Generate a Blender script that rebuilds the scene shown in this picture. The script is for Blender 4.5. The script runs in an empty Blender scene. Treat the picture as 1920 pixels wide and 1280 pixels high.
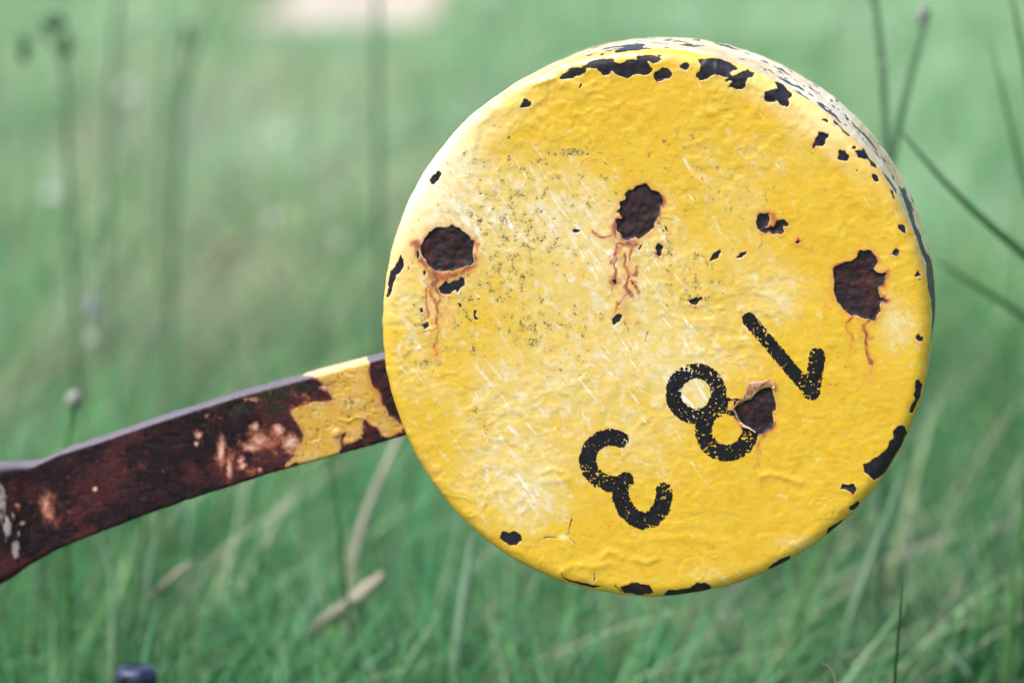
import bpy, math, random
import numpy as np
from mathutils import Matrix, Vector

sc = bpy.context.scene
COL = sc.collection
R = math.radians

# ------------------------------------------------------------------ camera
CAM_Z, PITCH, LENS, FOCUS = 0.70, R(9.2), 100.0, 1.545
cd = bpy.data.cameras.new('camera'); cam = bpy.data.objects.new('camera', cd); COL.objects.link(cam)
cam.location = (0, 0, CAM_Z); cam.rotation_euler = (math.pi / 2 - PITCH, 0, 0)
cd.lens = LENS; cd.sensor_width = 36; cd.clip_end = 3000; cd.clip_start = 0.05
cd.dof.use_dof = True; cd.dof.focus_distance = FOCUS; cd.dof.aperture_fstop = 3.9
sc.camera = cam

# ------------------------------------------------------------------ light
SUN_EL, SUN_AZ = R(56), R(-124)         # azimuth measured from +Y towards +X : from the upper left
w = bpy.data.worlds.new('World'); sc.world = w; w.use_nodes = True
nt = w.node_tree; nt.nodes.clear()
sky = nt.nodes.new('ShaderNodeTexSky'); sky.sky_type = 'NISHITA'; sky.sun_disc = False
sky.sun_elevation = SUN_EL; sky.sun_rotation = SUN_AZ; sky.air_density = 1.0; sky.dust_density = 6.0
bg = nt.nodes.new('ShaderNodeBackground'); bg.inputs[1].default_value = 0.15
out = nt.nodes.new('ShaderNodeOutputWorld')
nt.links.new(sky.outputs[0], bg.inputs[0]); nt.links.new(bg.outputs[0], out.inputs[0])
sl = bpy.data.lights.new('sun', 'SUN'); sl.energy = 1.5; sl.angle = R(36); sl.color = (1, 0.965, 0.91)
so = bpy.data.objects.new('sun', sl); COL.objects.link(so); so.location = (-3, 2, 6)
sd = Vector((math.sin(SUN_AZ) * math.cos(SUN_EL), math.cos(SUN_AZ) * math.cos(SUN_EL), math.sin(SUN_EL)))
so.rotation_euler = sd.to_track_quat('Z', 'Y').to_euler()
vs = sc.view_settings; vs.view_transform = 'Standard'; vs.look = 'None'; vs.gamma = 1; vs.use_curve_mapping = False
vs.exposure = 1.2
sc.cycles.max_bounces = 8; sc.cycles.use_denoising = True

# ------------------------------------------------------------------ helpers
rng = np.random.default_rng(7)
F = 1920 * LENS / 36
CAM = np.array([0, 0, CAM_Z])
CX, CYv, CZ = np.array([1, 0, 0.]), np.array([0, math.sin(PITCH), math.cos(PITCH)]), np.array([0, math.cos(PITCH), -math.sin(PITCH)])

def ray(u, v):
    u = np.asarray(u, float); v = np.asarray(v, float)
    return ((u - 960) / F)[..., None] * CX - ((v - 640) / F)[..., None] * CYv + CZ

def at(u, v, d):
    return CAM + ray(u, v) * d

def project(P):
    q = P - CAM; z = q @ CZ
    return 960 + F * (q @ CX) / z, 640 - F * (q @ CYv) / z

def hsh(ix, iy, seed):
    n = (ix.astype(np.int64) * 374761393 + iy.astype(np.int64) * 668265263 + seed * 1442695041) & 0xffffffff
    n = ((n ^ (n >> 13)) * 1274126177) & 0xffffffff
    return ((n ^ (n >> 16)) & 0xffff) / 65535.0

def vn(x, y, seed=0):
    x = np.asarray(x, float); y = np.asarray(y, float)
    ix = np.floor(x); iy = np.floor(y); fx = x - ix; fy = y - iy
    fx = fx * fx * fx * (fx * (fx * 6 - 15) + 10); fy = fy * fy * fy * (fy * (fy * 6 - 15) + 10)
    a = hsh(ix, iy, seed); b = hsh(ix + 1, iy, seed); c = hsh(ix, iy + 1, seed); d = hsh(ix + 1, iy + 1, seed)
    return (a + (b - a) * fx) * (1 - fy) + (c + (d - c) * fx) * fy

def fbm(x, y, seed=0, o=3):
    s = 0; a = 0.5; t = 0
    for k in range(o):
        s = s + a * vn(x * 2 ** k + 17.3 * k, y * 2 ** k - 9.1 * k, seed + k); t += a; a *= .5
    return s / t

def sstep(a, b, x):
    t = np.clip((x - a) / (b - a), 0, 1); return t * t * (3 - 2 * t)

REG = {'R1': (700, 50, 3.5556), 'R2': (1220, 50, 3.4286), 'R3': (700, 380, 3.5556), 'R4': (1220, 400, 3.4286),
       'R5': (700, 700, 2.976), 'R6': (1220, 680, 2.8446), 'R7': (400, 630, 4.2658), 'R8': (0, 700, 3.2),
       'Z1': (780, 400, 4.571), 'Z2': (1100, 340, 4.571), 'Z3': (1360, 690, 8.533), 'Z4': (880, 240, 5.817),
       'Z5': (530, 640, 5.333), 'Z6': (1000, 960, 4.571), 'T1': (1000, 60, 6.4), 'T2': (1400, 100, 6.4),
       'T3': (1560, 220, 6.4), 'T4': (1640, 420, 4.571), 'T5': (740, 180, 5.333), 'A1': (0, 840, 4.922), 'P': (0, 0, 1.0)}

def P(reg, s):
    a = np.array([float(t) for t in s.replace(',', ' ').split()]).reshape(-1, 2)
    ox, oy, k = REG[reg]
    return a / k + np.array([ox, oy])

def seg_d(u, v, A, B):
    dx, dy = B[0] - A[0], B[1] - A[1]; L = dx * dx + dy * dy + 1e-9
    t = np.clip(((u - A[0]) * dx + (v - A[1]) * dy) / L, 0, 1)
    return np.hypot(u - A[0] - t * dx, v - A[1] - t * dy), t

def poly_sdf(u, v, pts):
    d = np.full(u.shape, 1e9); ins = np.zeros(u.shape, bool); n = len(pts)
    for i in range(n):
        A, B = pts[i], pts[(i + 1) % n]
        d = np.minimum(d, seg_d(u, v, A, B)[0])
        if A[1] != B[1]:
            c = ((A[1] > v) != (B[1] > v)) & (u < (B[0] - A[0]) * (v - A[1]) / (B[1] - A[1]) + A[0])
            ins ^= c
    return np.where(ins, -d, d)

def line_d(u, v, pts):
    d = np.full(u.shape, 1e9)
    for i in range(len(pts) - 1):
        d = np.minimum(d, seg_d(u, v, pts[i], pts[i + 1])[0])
    return d

def near(u, v, pts, m):
    return np.nonzero((u > pts[:, 0].min() - m) & (u < pts[:, 0].max() + m) & (v > pts[:, 1].min() - m) & (v < pts[:, 1].max() + m))[0]

def mesh_np(name, verts, faces, mat, parent=None, smooth=True, attrs=None):
    """verts (n,3), faces: list of int arrays (k,3)/(k,4)"""
    me = bpy.data.meshes.new(name)
    fl = [np.asarray(f) for f in faces if len(f)]
    nl = sum(f.size for f in fl); nf = sum(len(f) for f in fl)
    me.vertices.add(len(verts)); me.loops.add(nl); me.polygons.add(nf)
    me.vertices.foreach_set('co', np.asarray(verts, np.float32).ravel())
    me.loops.foreach_set('vertex_index', np.concatenate([f.ravel() for f in fl]).astype(np.int32))
    tot = np.concatenate([np.full(len(f), f.shape[1]) for f in fl])
    me.polygons.foreach_set('loop_start', np.concatenate([[0], np.cumsum(tot)[:-1]]).astype(np.int32))
    me.polygons.foreach_set('use_smooth', np.full(nf, smooth))
    for k, a in (attrs or {}).items():
        at_ = me.attributes.new(k, 'FLOAT', 'POINT'); at_.data.foreach_set('value', np.asarray(a, np.float32))
    me.update(calc_edges=True); me.validate()
    if mat: me.materials.append(mat)
    o = bpy.data.objects.new(name, me); COL.objects.link(o)
    if parent: o.parent = parent
    return o

def tag(o, label, cat, group=None):
    o['label'] = label; o['category'] = cat; o['kind'] = 'thing'
    if group: o['group'] = group
    return o

def empty(name, loc, label, cat, group=None):
    o = bpy.data.objects.new(name, None); COL.objects.link(o); o.location = loc; o.empty_display_size = .05
    return tag(o, label, cat, group)

# ------------------------------------------------------------------ node helper
class N:
    def __init__(s, name):
        s.m = bpy.data.materials.new(name); s.m.use_nodes = True; s.t = s.m.node_tree; s.t.nodes.clear()
        s.out = s.t.nodes.new('ShaderNodeOutputMaterial')
    def put(s, sock, val):
        if isinstance(val, bpy.types.NodeSocket): s.t.links.new(val, sock)
        elif isinstance(val, (tuple, list)) and len(val) == 3 and sock.type == 'RGBA': sock.default_value = (*val, 1)
        else: sock.default_value = val
    def attr(s, n):
        a = s.t.nodes.new('ShaderNodeAttribute'); a.attribute_name = n; return a.outputs['Fac']
    def obj(s):
        return s.t.nodes.new('ShaderNodeTexCoord').outputs['Object']
    def math(s, op, a, b=0.0, c=0.0, clamp=False):
        n = s.t.nodes.new('ShaderNodeMath'); n.operation = op; n.use_clamp = clamp
        for i, q in enumerate((a, b, c)): s.put(n.inputs[i], q)
        return n.outputs[0]
    def add(s, a, b): return s.math('ADD', a, b)
    def mul(s, a, b): return s.math('MULTIPLY', a, b)
    def step(s, x, a, b):
        n = s.t.nodes.new('ShaderNodeMapRange'); n.interpolation_type = 'SMOOTHSTEP'
        lo, hi, inv = (a, b, False) if a < b else (b, a, True)
        s.put(n.inputs[0], x); n.inputs[1].default_value = lo; n.inputs[2].default_value = hi
        n.inputs[3].default_value = 1.0 if inv else 0.0; n.inputs[4].default_value = 0.0 if inv else 1.0
        return n.outputs[0]
    def noise(s, vec, scale, detail=3, rough=.5, dist=0.0, dim='3D'):
        n = s.t.nodes.new('ShaderNodeTexNoise'); n.noise_dimensions = dim
        s.put(n.inputs['Vector'], vec); n.inputs['Scale'].default_value = scale; n.inputs['Detail'].default_value = detail
        n.inputs['Roughness'].default_value = rough; n.inputs['Distortion'].default_value = dist
        return n.outputs[0]
    def vor(s, vec, scale, feat='F1'):
        n = s.t.nodes.new('ShaderNodeTexVoronoi'); n.feature = feat
        s.put(n.inputs['Vector'], vec); n.inputs['Scale'].default_value = scale; return n.outputs['Distance']
    def axes(s, vec, a, b, c=(0, 1, 0)):
        """new coordinates: dot products with three scaled axes"""
        cb = s.t.nodes.new('ShaderNodeCombineXYZ')
        for i, ax in enumerate((a, b, c)):
            d = s.t.nodes.new('ShaderNodeVectorMath'); d.operation = 'DOT_PRODUCT'
            s.put(d.inputs[0], vec); d.inputs[1].default_value = ax; s.t.links.new(d.outputs['Value'], cb.inputs[i])
        return cb.outputs[0]
    def mix(s, f, a, b):
        n = s.t.nodes.new('ShaderNodeMix'); n.data_type = 'RGBA'; n.clamp_factor = True
        s.put(n.inputs[0], f); s.put(n.inputs[6], a); s.put(n.inputs[7], b); return n.outputs[2]
    def mixf(s, f, a, b):
        n = s.t.nodes.new('ShaderNodeMix'); n.data_type = 'FLOAT'
        s.put(n.inputs[0], f); s.put(n.inputs[2], a); s.put(n.inputs[3], b); return n.outputs[0]
    def bump(s, h, dist, strength=1.0, nrm=None):
        n = s.t.nodes.new('ShaderNodeBump'); s.put(n.inputs['Height'], h); n.inputs['Distance'].default_value = dist
        s.put(n.inputs['Strength'], strength)
        if nrm: s.t.links.new(nrm, n.inputs['Normal'])
        return n.outputs[0]
    def bsdf(s, col, rough, spec=0.5, nrm=None, metal=0.0, coat=0.0, **kw):
        b = s.t.nodes.new('ShaderNodeBsdfPrincipled')
        s.put(b.inputs['Base Color'], col); s.put(b.inputs['Roughness'], rough); s.put(b.inputs['Specular IOR Level'], spec)
        s.put(b.inputs['Metallic'], metal); s.put(b.inputs['Coat Weight'], coat)
        if nrm: s.t.links.new(nrm, b.inputs['Normal'])
        return b.outputs[0]
    def done(s, sh):
        s.t.links.new(sh, s.out.inputs[0]); return s.m

# ------------------------------------------------------------------ materials
YEL, YEL_DEEP, YEL_PALE, WHITE = (0.495, 0.330, 0.028), (0.485, 0.292, 0.011), (0.52, 0.395, 0.140), (0.60, 0.57, 0.535)

def mat_drum():
    n = N('worn_yellow_paint'); p = n.obj()
    chip, rusty, halo, wear, mold, edge = (n.attr(k) for k in ('chip', 'rusty', 'halo', 'wear', 'mold', 'edge_wear_glow'))
    # streak direction on the face: down and to the right
    st = n.axes(p, (0.58, 0, -0.81), (0.81, 0, 0.58))
    wz_ = n.t.nodes.new('ShaderNodeTexNoise'); n.put(wz_.inputs['Vector'], p); wz_.inputs['Scale'].default_value = 22; wz_.inputs['Detail'].default_value = 2
    wv = n.t.nodes.new('ShaderNodeVectorMath'); wv.operation = 'MULTIPLY_ADD'
    n.t.links.new(wz_.outputs['Color'], wv.inputs[0]); wv.inputs[1].default_value = (.007, .007, .007); n.t.links.new(p, wv.inputs[2])
    pw = wv.outputs[0]
    def stretched(la, lb): return n.axes(pw, (0.56 * la, 0, -0.83 * la), (0.83 * lb, 0, 0.56 * lb), (0, 60, 0))
    broad = n.noise(stretched(30, 75), 1, 4, .6)
    hz = n.noise(n.axes(p, (85, 0, -40), (50, 0, 105), (0, 60, 0)), 1, 4, .65)
    deep = n.step(n.add(hz, n.mul(broad, .3)), .55, .80)
    base = n.mix(deep, YEL, YEL_DEEP)
    pale = n.step(n.add(n.add(broad, n.mul(hz, .5)), n.mul(wear, .72)), .85, 1.45)
    base = n.mix(n.mul(pale, .92), base, YEL_PALE)
    # white scuffs: brush scratches where the second coat is thin
    s1 = n.noise(stretched(38, 330), 1, 3, .55, .4)
    s2 = n.noise(stretched(48, 900), 1, 3, .6, .25)
    s3 = n.noise(stretched(55, 150), 1, 5, .7, .25)
    a1 = n.step(n.add(s1, n.mul(wear, .09)), .68, .76)
    a2 = n.step(n.add(s2, n.mul(wear, .06)), .70, .77)
    a3 = n.step(n.add(s3, n.mul(wear, .16)), .735, .82)
    gate = n.step(n.add(n.noise(stretched(22, 45), 1, 3), n.mul(wear, .12)), .46, .66)
    s4 = n.noise(n.axes(p, (60, 0, -90), (150, 0, 100), (0, 60, 0)), 1, 5, .65, .5)
    a4 = n.step(n.add(s4, n.mul(wear, .19)), .61, .83)
    base = n.mix(n.mul(a4, .75), base, (0.535, 0.478, 0.345))
    white = n.math('MAXIMUM', n.math('MAXIMUM', n.mul(n.mul(a1, gate), .9), n.mul(n.mul(a2, gate), .8)), n.mul(a3, .85))
    col = n.mix(white, base, WHITE)
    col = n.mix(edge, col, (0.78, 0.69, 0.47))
    # warm dirt settled in the hollows of the paint film
    g = n.noise(p, 900, 2, .6)
    col = n.mix(n.mul(n.step(n.add(g, n.mul(hz, .4)), .78, 1.0), .30), col, (0.42, 0.27, 0.06))
    # dark mould specks
    m1 = n.noise(p, 640, 3, .7); m2 = n.noise(p, 210, 3, .55)
    clus = n.step(n.add(m2, n.mul(mold, .17)), .625, .735)
    spk = n.mul(n.mul(clus, n.step(m1, .485, .57)), n.step(mold, .03, .2))
    col = n.mix(n.mul(n.step(n.add(m2, n.mul(mold, .17)), .56, .74), n.mul(n.step(mold, .05, .7), .55)), col, (0.42, 0.31, 0.075))
    col = n.mix(n.mul(spk, .9), col, (0.050, 0.048, 0.026))
    pit = n.step(n.vor(p, 150), .085, .05)
    pit = n.mul(pit, n.step(n.noise(p, 60, 1), .56, .62))
    col = n.mix(n.mul(pit, .8), col, (0.10, 0.07, 0.05))
    stain = n.attr('stain')
    col = n.mix(n.mul(n.step(n.add(stain, n.mul(n.add(n.noise(p, 130, 3, .6), -.5), .7)), .2, 1.1), .55), col, (0.43, 0.18, 0.05))
    # rust staining
    hn = n.noise(p, 260, 4, .65)
    hh = n.step(n.add(halo, n.mul(n.add(hn, -.5), 1.3)), .15, .8)
    rcol = n.mix(n.step(n.add(halo, n.mul(n.noise(p, 420, 3), .4)), .78, 1.12), (0.38, 0.082, 0.018), (0.14, 0.022, 0.014))
    hh = n.mul(hh, n.mixf(n.step(n.noise(p, 170, 3, .6), .36, .54), .45, 1.0))
    col = n.mix(n.mul(hh, .88), col, rcol)
    # bare metal where paint has flaked
    jit = n.mul(n.add(n.noise(p, 420, 3, .6), -.5), 3.4)
    d = n.add(chip, jit)
    cm = n.step(d, .7, -.7)
    rn = n.noise(p, 300, 4, .65); rn2 = n.noise(p, 110, 3, .6)
    prim = n.mix(n.step(rn, .35, .75), (0.005, 0.005, 0.010), (0.015, 0.0145, 0.026))
    prim = n.mix(n.mul(n.step(rn2, .55, .75), .5), prim, (0.030, 0.012, 0.011))
    rust = n.mix(n.step(rn, .40, .72), (0.009, 0.005, 0.008), (0.027, 0.007, 0.010))
    rn3 = n.noise(p, 70, 3, .6)
    rust = n.mix(n.mul(n.step(rn3, .50, .66), .8), rust, (0.046, 0.010, 0.011))
    rust = n.mix(n.mul(n.step(rn2, .54, .66), .75), rust, (0.012, 0.011, 0.020))
    rust = n.mix(n.mul(n.step(n.add(d, n.mul(rn2, 10)), -3.5, 1.5), .9), rust, (0.008, 0.008, 0.012))  # undercut shade and old dark primer painted inside the chip edge
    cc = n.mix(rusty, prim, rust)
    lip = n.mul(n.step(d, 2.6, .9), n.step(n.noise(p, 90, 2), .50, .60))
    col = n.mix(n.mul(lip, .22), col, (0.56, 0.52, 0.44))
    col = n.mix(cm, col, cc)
    ro = n.mixf(cm, n.mixf(n.math('MAXIMUM', hh, spk), n.mixf(white, .24, .40), .6), n.mixf(rusty, .40, .62))
    # relief
    h1 = n.noise(p, 330, 2, .5)
    h2 = n.noise(p, 1100, 2, .5)
    hp = n.add(n.mul(h1, .75), n.add(n.mul(h2, .10), n.mul(white, -.05)))
    hc = n.add(n.mul(rn, n.mixf(rusty, .35, 1.3)), n.mul(h2, .2))
    hgt = n.mixf(cm, n.add(hp, .25), hc)
    nb = n.bump(hgt, .00045, .7)
    return n.done(n.bsdf(col, ro, n.mixf(cm, .5, .25), nb, 0.0, n.mixf(cm, .3, 0.0)))

def mat_digit():
    n = N('black_stencil_paint'); p = n.obj()
    a = n.noise(p, 500, 3, .6)
    col = n.mix(n.step(a, .4, .75), (0.005, 0.005, 0.008), (0.013, 0.013, 0.017))
    return n.done(n.bsdf(col, .5, .15, n.bump(n.noise(p, 700, 3), .0003, .6)))

def mat_arm():
    n = N('rusted_bar_iron'); p = n.obj()
    yel, pale, scr, oran, moss = (n.attr(k) for k in ('yel', 'pale', 'scr', 'oran', 'moss'))
    a = n.noise(p, 95, 5, .65); b = n.noise(p, 330, 4, .7); c = n.noise(p, 45, 3, .55); e = n.noise(p, 1100, 2, .6)
    col = n.mix(n.step(a, .36, .66), (0.005, 0.0035, 0.006), (0.018, 0.0055, 0.009))
    col = n.mix(n.mul(n.step(c, .48, .64), .85), col, (0.046, 0.0115, 0.0145))
    col = n.mix(n.mul(n.step(n.add(b, n.mul(a, .5)), .82, .98), .7), col, (0.014, 0.010, 0.014))
    og = n.noise(p, 190, 6, .72)
    ov = n.step(n.add(oran, n.mul(n.add(og, -.5), 1.9)), .38, 1.0)
    col = n.mix(n.mul(ov, .9), col, n.mix(n.step(og, .42, .68), (0.10, 0.021, 0.017), (0.30, 0.105, 0.055)))
    col = n.mix(n.mul(n.step(e, .52, .66), .55), col, (0.006, 0.005, 0.008))
    col = n.mix(n.mul(n.step(n.noise(p, 720, 3, .6), .60, .70), .5), col, (0.085, 0.040, 0.045))
    mo = n.step(n.add(moss, n.mul(n.add(n.noise(p, 210, 4, .7), -.5), 1.8)), .42, .78)
    col = n.mix(n.mul(mo, .9), col, (0.012, 0.017, 0.010))
    pq = n.add(pale, n.mul(n.add(n.noise(p, 300, 6, .75), -.5), 2.2))
    col = n.mix(n.mul(n.step(pq, .22, .6), .8), col, (0.30, 0.12, 0.085))
    pv = n.step(pq, .55, 1.15)
    col = n.mix(pv, col, (0.43, 0.32, 0.27))
    sv = n.step(n.add(scr, n.mul(n.add(n.noise(n.axes(p, (420, 0, 150), (-60, 0, 160), (0, 300, 0)), 1, 4, .6), -.5), 1.5)), .45, .75)
    col = n.mix(sv, col, (0.22, 0.18, 0.18))
    d = n.add(yel, n.mul(n.add(n.noise(p, 240, 6, .75), -.5), 20.0))
    ym = n.step(d, 1.0, -1.0)
    lip = n.step(d, 5.5, .5)
    col = n.mix(n.mul(n.mul(lip, .7), n.step(n.noise(p, 120, 2), .45, .6)), col, (0.30, 0.10, 0.05))
    yc = n.mix(n.step(a, .40, .66), (0.39, 0.225, 0.024), (0.40, 0.27, 0.075))
    yc = n.mix(n.mul(n.step(b, .58, .70), .35), yc, (0.52, 0.45, 0.28))
    yc = n.mix(n.mul(n.step(n.add(n.noise(p, 380, 4, .75), n.mul(n.noise(p, 70, 2), .25)), .70, .78), .85), yc, (0.10, 0.05, 0.03))
    yc = n.mix(n.mul(n.step(n.add(d, n.mul(n.noise(p, 140, 3), 16)), -4, 8), .55), yc, (0.30, 0.13, 0.05))
    col = n.mix(ym, col, yc)
    tw = n.mul(n.attr('topsheen'), n.mixf(ym, 1.0, 0.0))
    col = n.mix(n.mul(tw, n.mixf(n.step(b, .35, .62), .55, .95)), col, (0.105, 0.095, 0.125))  # sky sheen on the bar's top face painted as a lavender tint
    col = n.mix(n.mul(n.attr('topsheen'), n.mul(ym, .6)), col, (0.50, 0.42, 0.29))  # same top sheen painted paler over the yellow patch
    ro = n.mixf(ym, n.mixf(n.step(e, .4, .6), .55, .75), .45)
    h = n.add(n.add(n.mul(a, .25), n.mul(b, .45)), n.mul(e, .3))
    nb = n.bump(h, .0013, n.mixf(ym, .75, .6))
    return n.done(n.bsdf(col, ro, n.mixf(tw, n.mixf(ym, .12, .4), .6), nb))

def mat_simple(name, col, rough, var=.4, scale=60, spec=.4, bump=0.0, col2=None):
    n = N(name); p = n.obj()
    v = n.noise(p, scale, 3, .6)
    c2 = col2 or tuple(c * (1 - var) for c in col)
    c = n.mix(n.step(v, .35, .68), c2, col)
    return n.done(n.bsdf(c, rough, spec, n.bump(v, .002, bump) if bump else None))

def leafy(name, stops, rough=.42, trans=.45):
    """foliage: colour by the per-blade value 'tone', lighter towards the tip by 'along' as the plant itself is"""
    n = N(name)
    tone = n.attr('tone'); al = n.attr('along')
    rp = n.t.nodes.new('ShaderNodeValToRGB'); n.t.links.new(tone, rp.inputs[0])
    el = rp.color_ramp.elements
    for i, (q, c) in enumerate(stops):
        e = el[i] if i < 2 else el.new(q)
        e.position = q; e.color = (*c, 1)
    v = n.noise(n.obj(), 35, 2)
    col = n.mix(n.mul(n.step(v, .4, .7), .25), rp.outputs[0], (0.07, 0.14, 0.05))
    col = n.mix(n.mul(n.attr('hue'), .75), col, n.mix(tone, (0.030, 0.080, 0.008), (0.34, 0.50, 0.16)))
    b = n.bsdf(col, rough, .15)
    tr = n.t.nodes.new('ShaderNodeBsdfTranslucent'); n.t.links.new(col, tr.inputs[0])
    mx = n.t.nodes.new('ShaderNodeMixShader'); mx.inputs[0].default_value = trans
    n.t.links.new(b, mx.inputs[1]); n.t.links.new(tr.outputs[0], mx.inputs[2])
    return n.done(mx.outputs[0])

M_DRUM, M_DIGIT, M_ARM = mat_drum(), mat_digit(), mat_arm()
M_FLAKE = mat_simple('flake_underside', (0.52, 0.36, 0.27), .6, scale=260, col2=(0.33, 0.13, 0.05), bump=.4)
M_GRASS = leafy('meadow_blade', [(0.0, (0.005, 0.042, 0.015)), (0.26, (0.013, 0.104, 0.040)), (0.52, (0.040, 0.215, 0.088)),
                                 (0.72, (0.125, 0.360, 0.175)), (0.84, (0.32, 0.525, 0.37)), (0.90, (0.50, 0.66, 0.54)), (0.94, (0.46, 0.42, 0.33)), (1.0, (0.25, 0.20, 0.225))], .5, .36)

def mat_ground():
    n = N('meadow_soil'); p = n.obj()
    a = n.noise(p, 3.0, 5, .65); b = n.noise(p, 40, 4, .7)
    col = n.mix(n.step(a, .35, .65), (0.085, 0.140, 0.062), (0.180, 0.240, 0.130))
    col = n.mix(n.mul(n.step(b, .50, .68), .7), col, (0.075, 0.058, 0.046))
    return n.done(n.bsdf(col, .9, .2, n.bump(b, .02, .8)))

def mat_gravel():
    n = N('pale_gravel'); p = n.obj()
    v = n.vor(p, 45); b = n.noise(p, 6, 4, .6)
    col = n.mix(n.step(v, .15, .6), (0.44, 0.40, 0.35), (0.33, 0.30, 0.26))
    col = n.mix(n.mul(n.step(b, .45, .7), .4), col, (0.24, 0.22, 0.16))
    return n.done(n.bsdf(col, .9, .2, n.bump(v, .02, .6)))

# ------------------------------------------------------------------ ground and path
def ground_h(x, y):
    return 0.035 * (fbm(x * .8, y * .8, 90, 3) - .5) * sstep(1.0, 2.5, y) 

gx = np.concatenate([-np.geomspace(900, 4, 24), np.linspace(-3.8, 3.8, 60), np.geomspace(4, 900, 24)])
gy = np.concatenate([-np.geomspace(60, 1.2, 12), np.linspace(-1, 22, 110), np.geomspace(22.5, 1800, 30)])
GX, GY = np.meshgrid(gx, gy); GZ = ground_h(GX, GY)
nx, ny = len(gx), len(gy)
ii = (np.arange(ny - 1)[:, None] * nx + np.arange(nx - 1)[None, :]).ravel()
g = mesh_np('ground', np.stack([GX, GY, GZ], -1).reshape(-1, 3), [np.stack([ii, ii + 1, ii + nx + 1, ii + nx], 1)], mat_ground())
g['kind'] = 'structure'
PATH = np.array([(-1.30, 13.3), (-1.0, 12.9), (-.75, 13.5), (-.52, 13.1), (-.38, 14.5), (-.45, 18), (-.2, 20.5), (-.9, 22), (-1.5, 20), (-1.3, 17)])
pc = PATH.mean(0)
pv_, pf_ = [], []
for k in range(9):
    for i in range(70):
        a_ = i / 70 * len(PATH); i0 = int(a_); f_ = a_ - i0
        q = PATH[i0 % len(PATH)] * (1 - f_) + PATH[(i0 + 1) % len(PATH)] * f_
        q = pc + (q - pc) * (k / 8 + .001)
        pv_.append((q[0], q[1], float(ground_h(q[0], q[1])) + .012))
for k in range(8):
    for i in range(70):
        pf_.append((k * 70 + i, k * 70 + (i + 1) % 70, (k + 1) * 70 + (i + 1) % 70, (k + 1) * 70 + i))
g = mesh_np('gravel_patch', np.array(pv_), [np.array(pf_)[:, ::-1]], mat_gravel()); g['kind'] = 'structure'

# ------------------------------------------------------------------ the counterweight frame
C_U, C_V, RAD = 1216.902, 617.007, 0.151517
HARM = (-0.0029319, 0.0065729, 0.0071615, -0.0012528)
YAW, TILT, THICK, BEV = 0.174533, 0.179769, 0.09, 0.0085
a_c = np.array([math.sin(YAW) * math.cos(TILT), math.sin(TILT), -math.cos(YAW) * math.cos(TILT)])
ex_c = np.cross(a_c, (0, 1, 0)); ex_c /= np.linalg.norm(ex_c); ez_c = np.cross(ex_c, a_c)
M3 = np.stack([CX, CYv, -CZ], 1)
EX, EY, EZ = M3 @ ex_c, M3 @ a_c, M3 @ ez_c
CEN = at(C_U, C_V, 1.55)
B3 = np.stack([EX, EY, EZ], 1)
def to_world(L): return CEN + L @ B3.T
def to_local(W): return (W - CEN) @ B3
def pix_on_plane(u, v, y):
    d = ray(u, v); num = (CEN + EY * y - CAM) @ EY
    return to_local(CAM + d * (num / (d @ EY))[..., None])

root = empty('counterweight_lever', CEN, 'round yellow cast iron counterweight numbered 183 on a rusty lever arm', 'counterweight')
root.rotation_euler = Matrix(B3.tolist()).to_euler()

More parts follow.
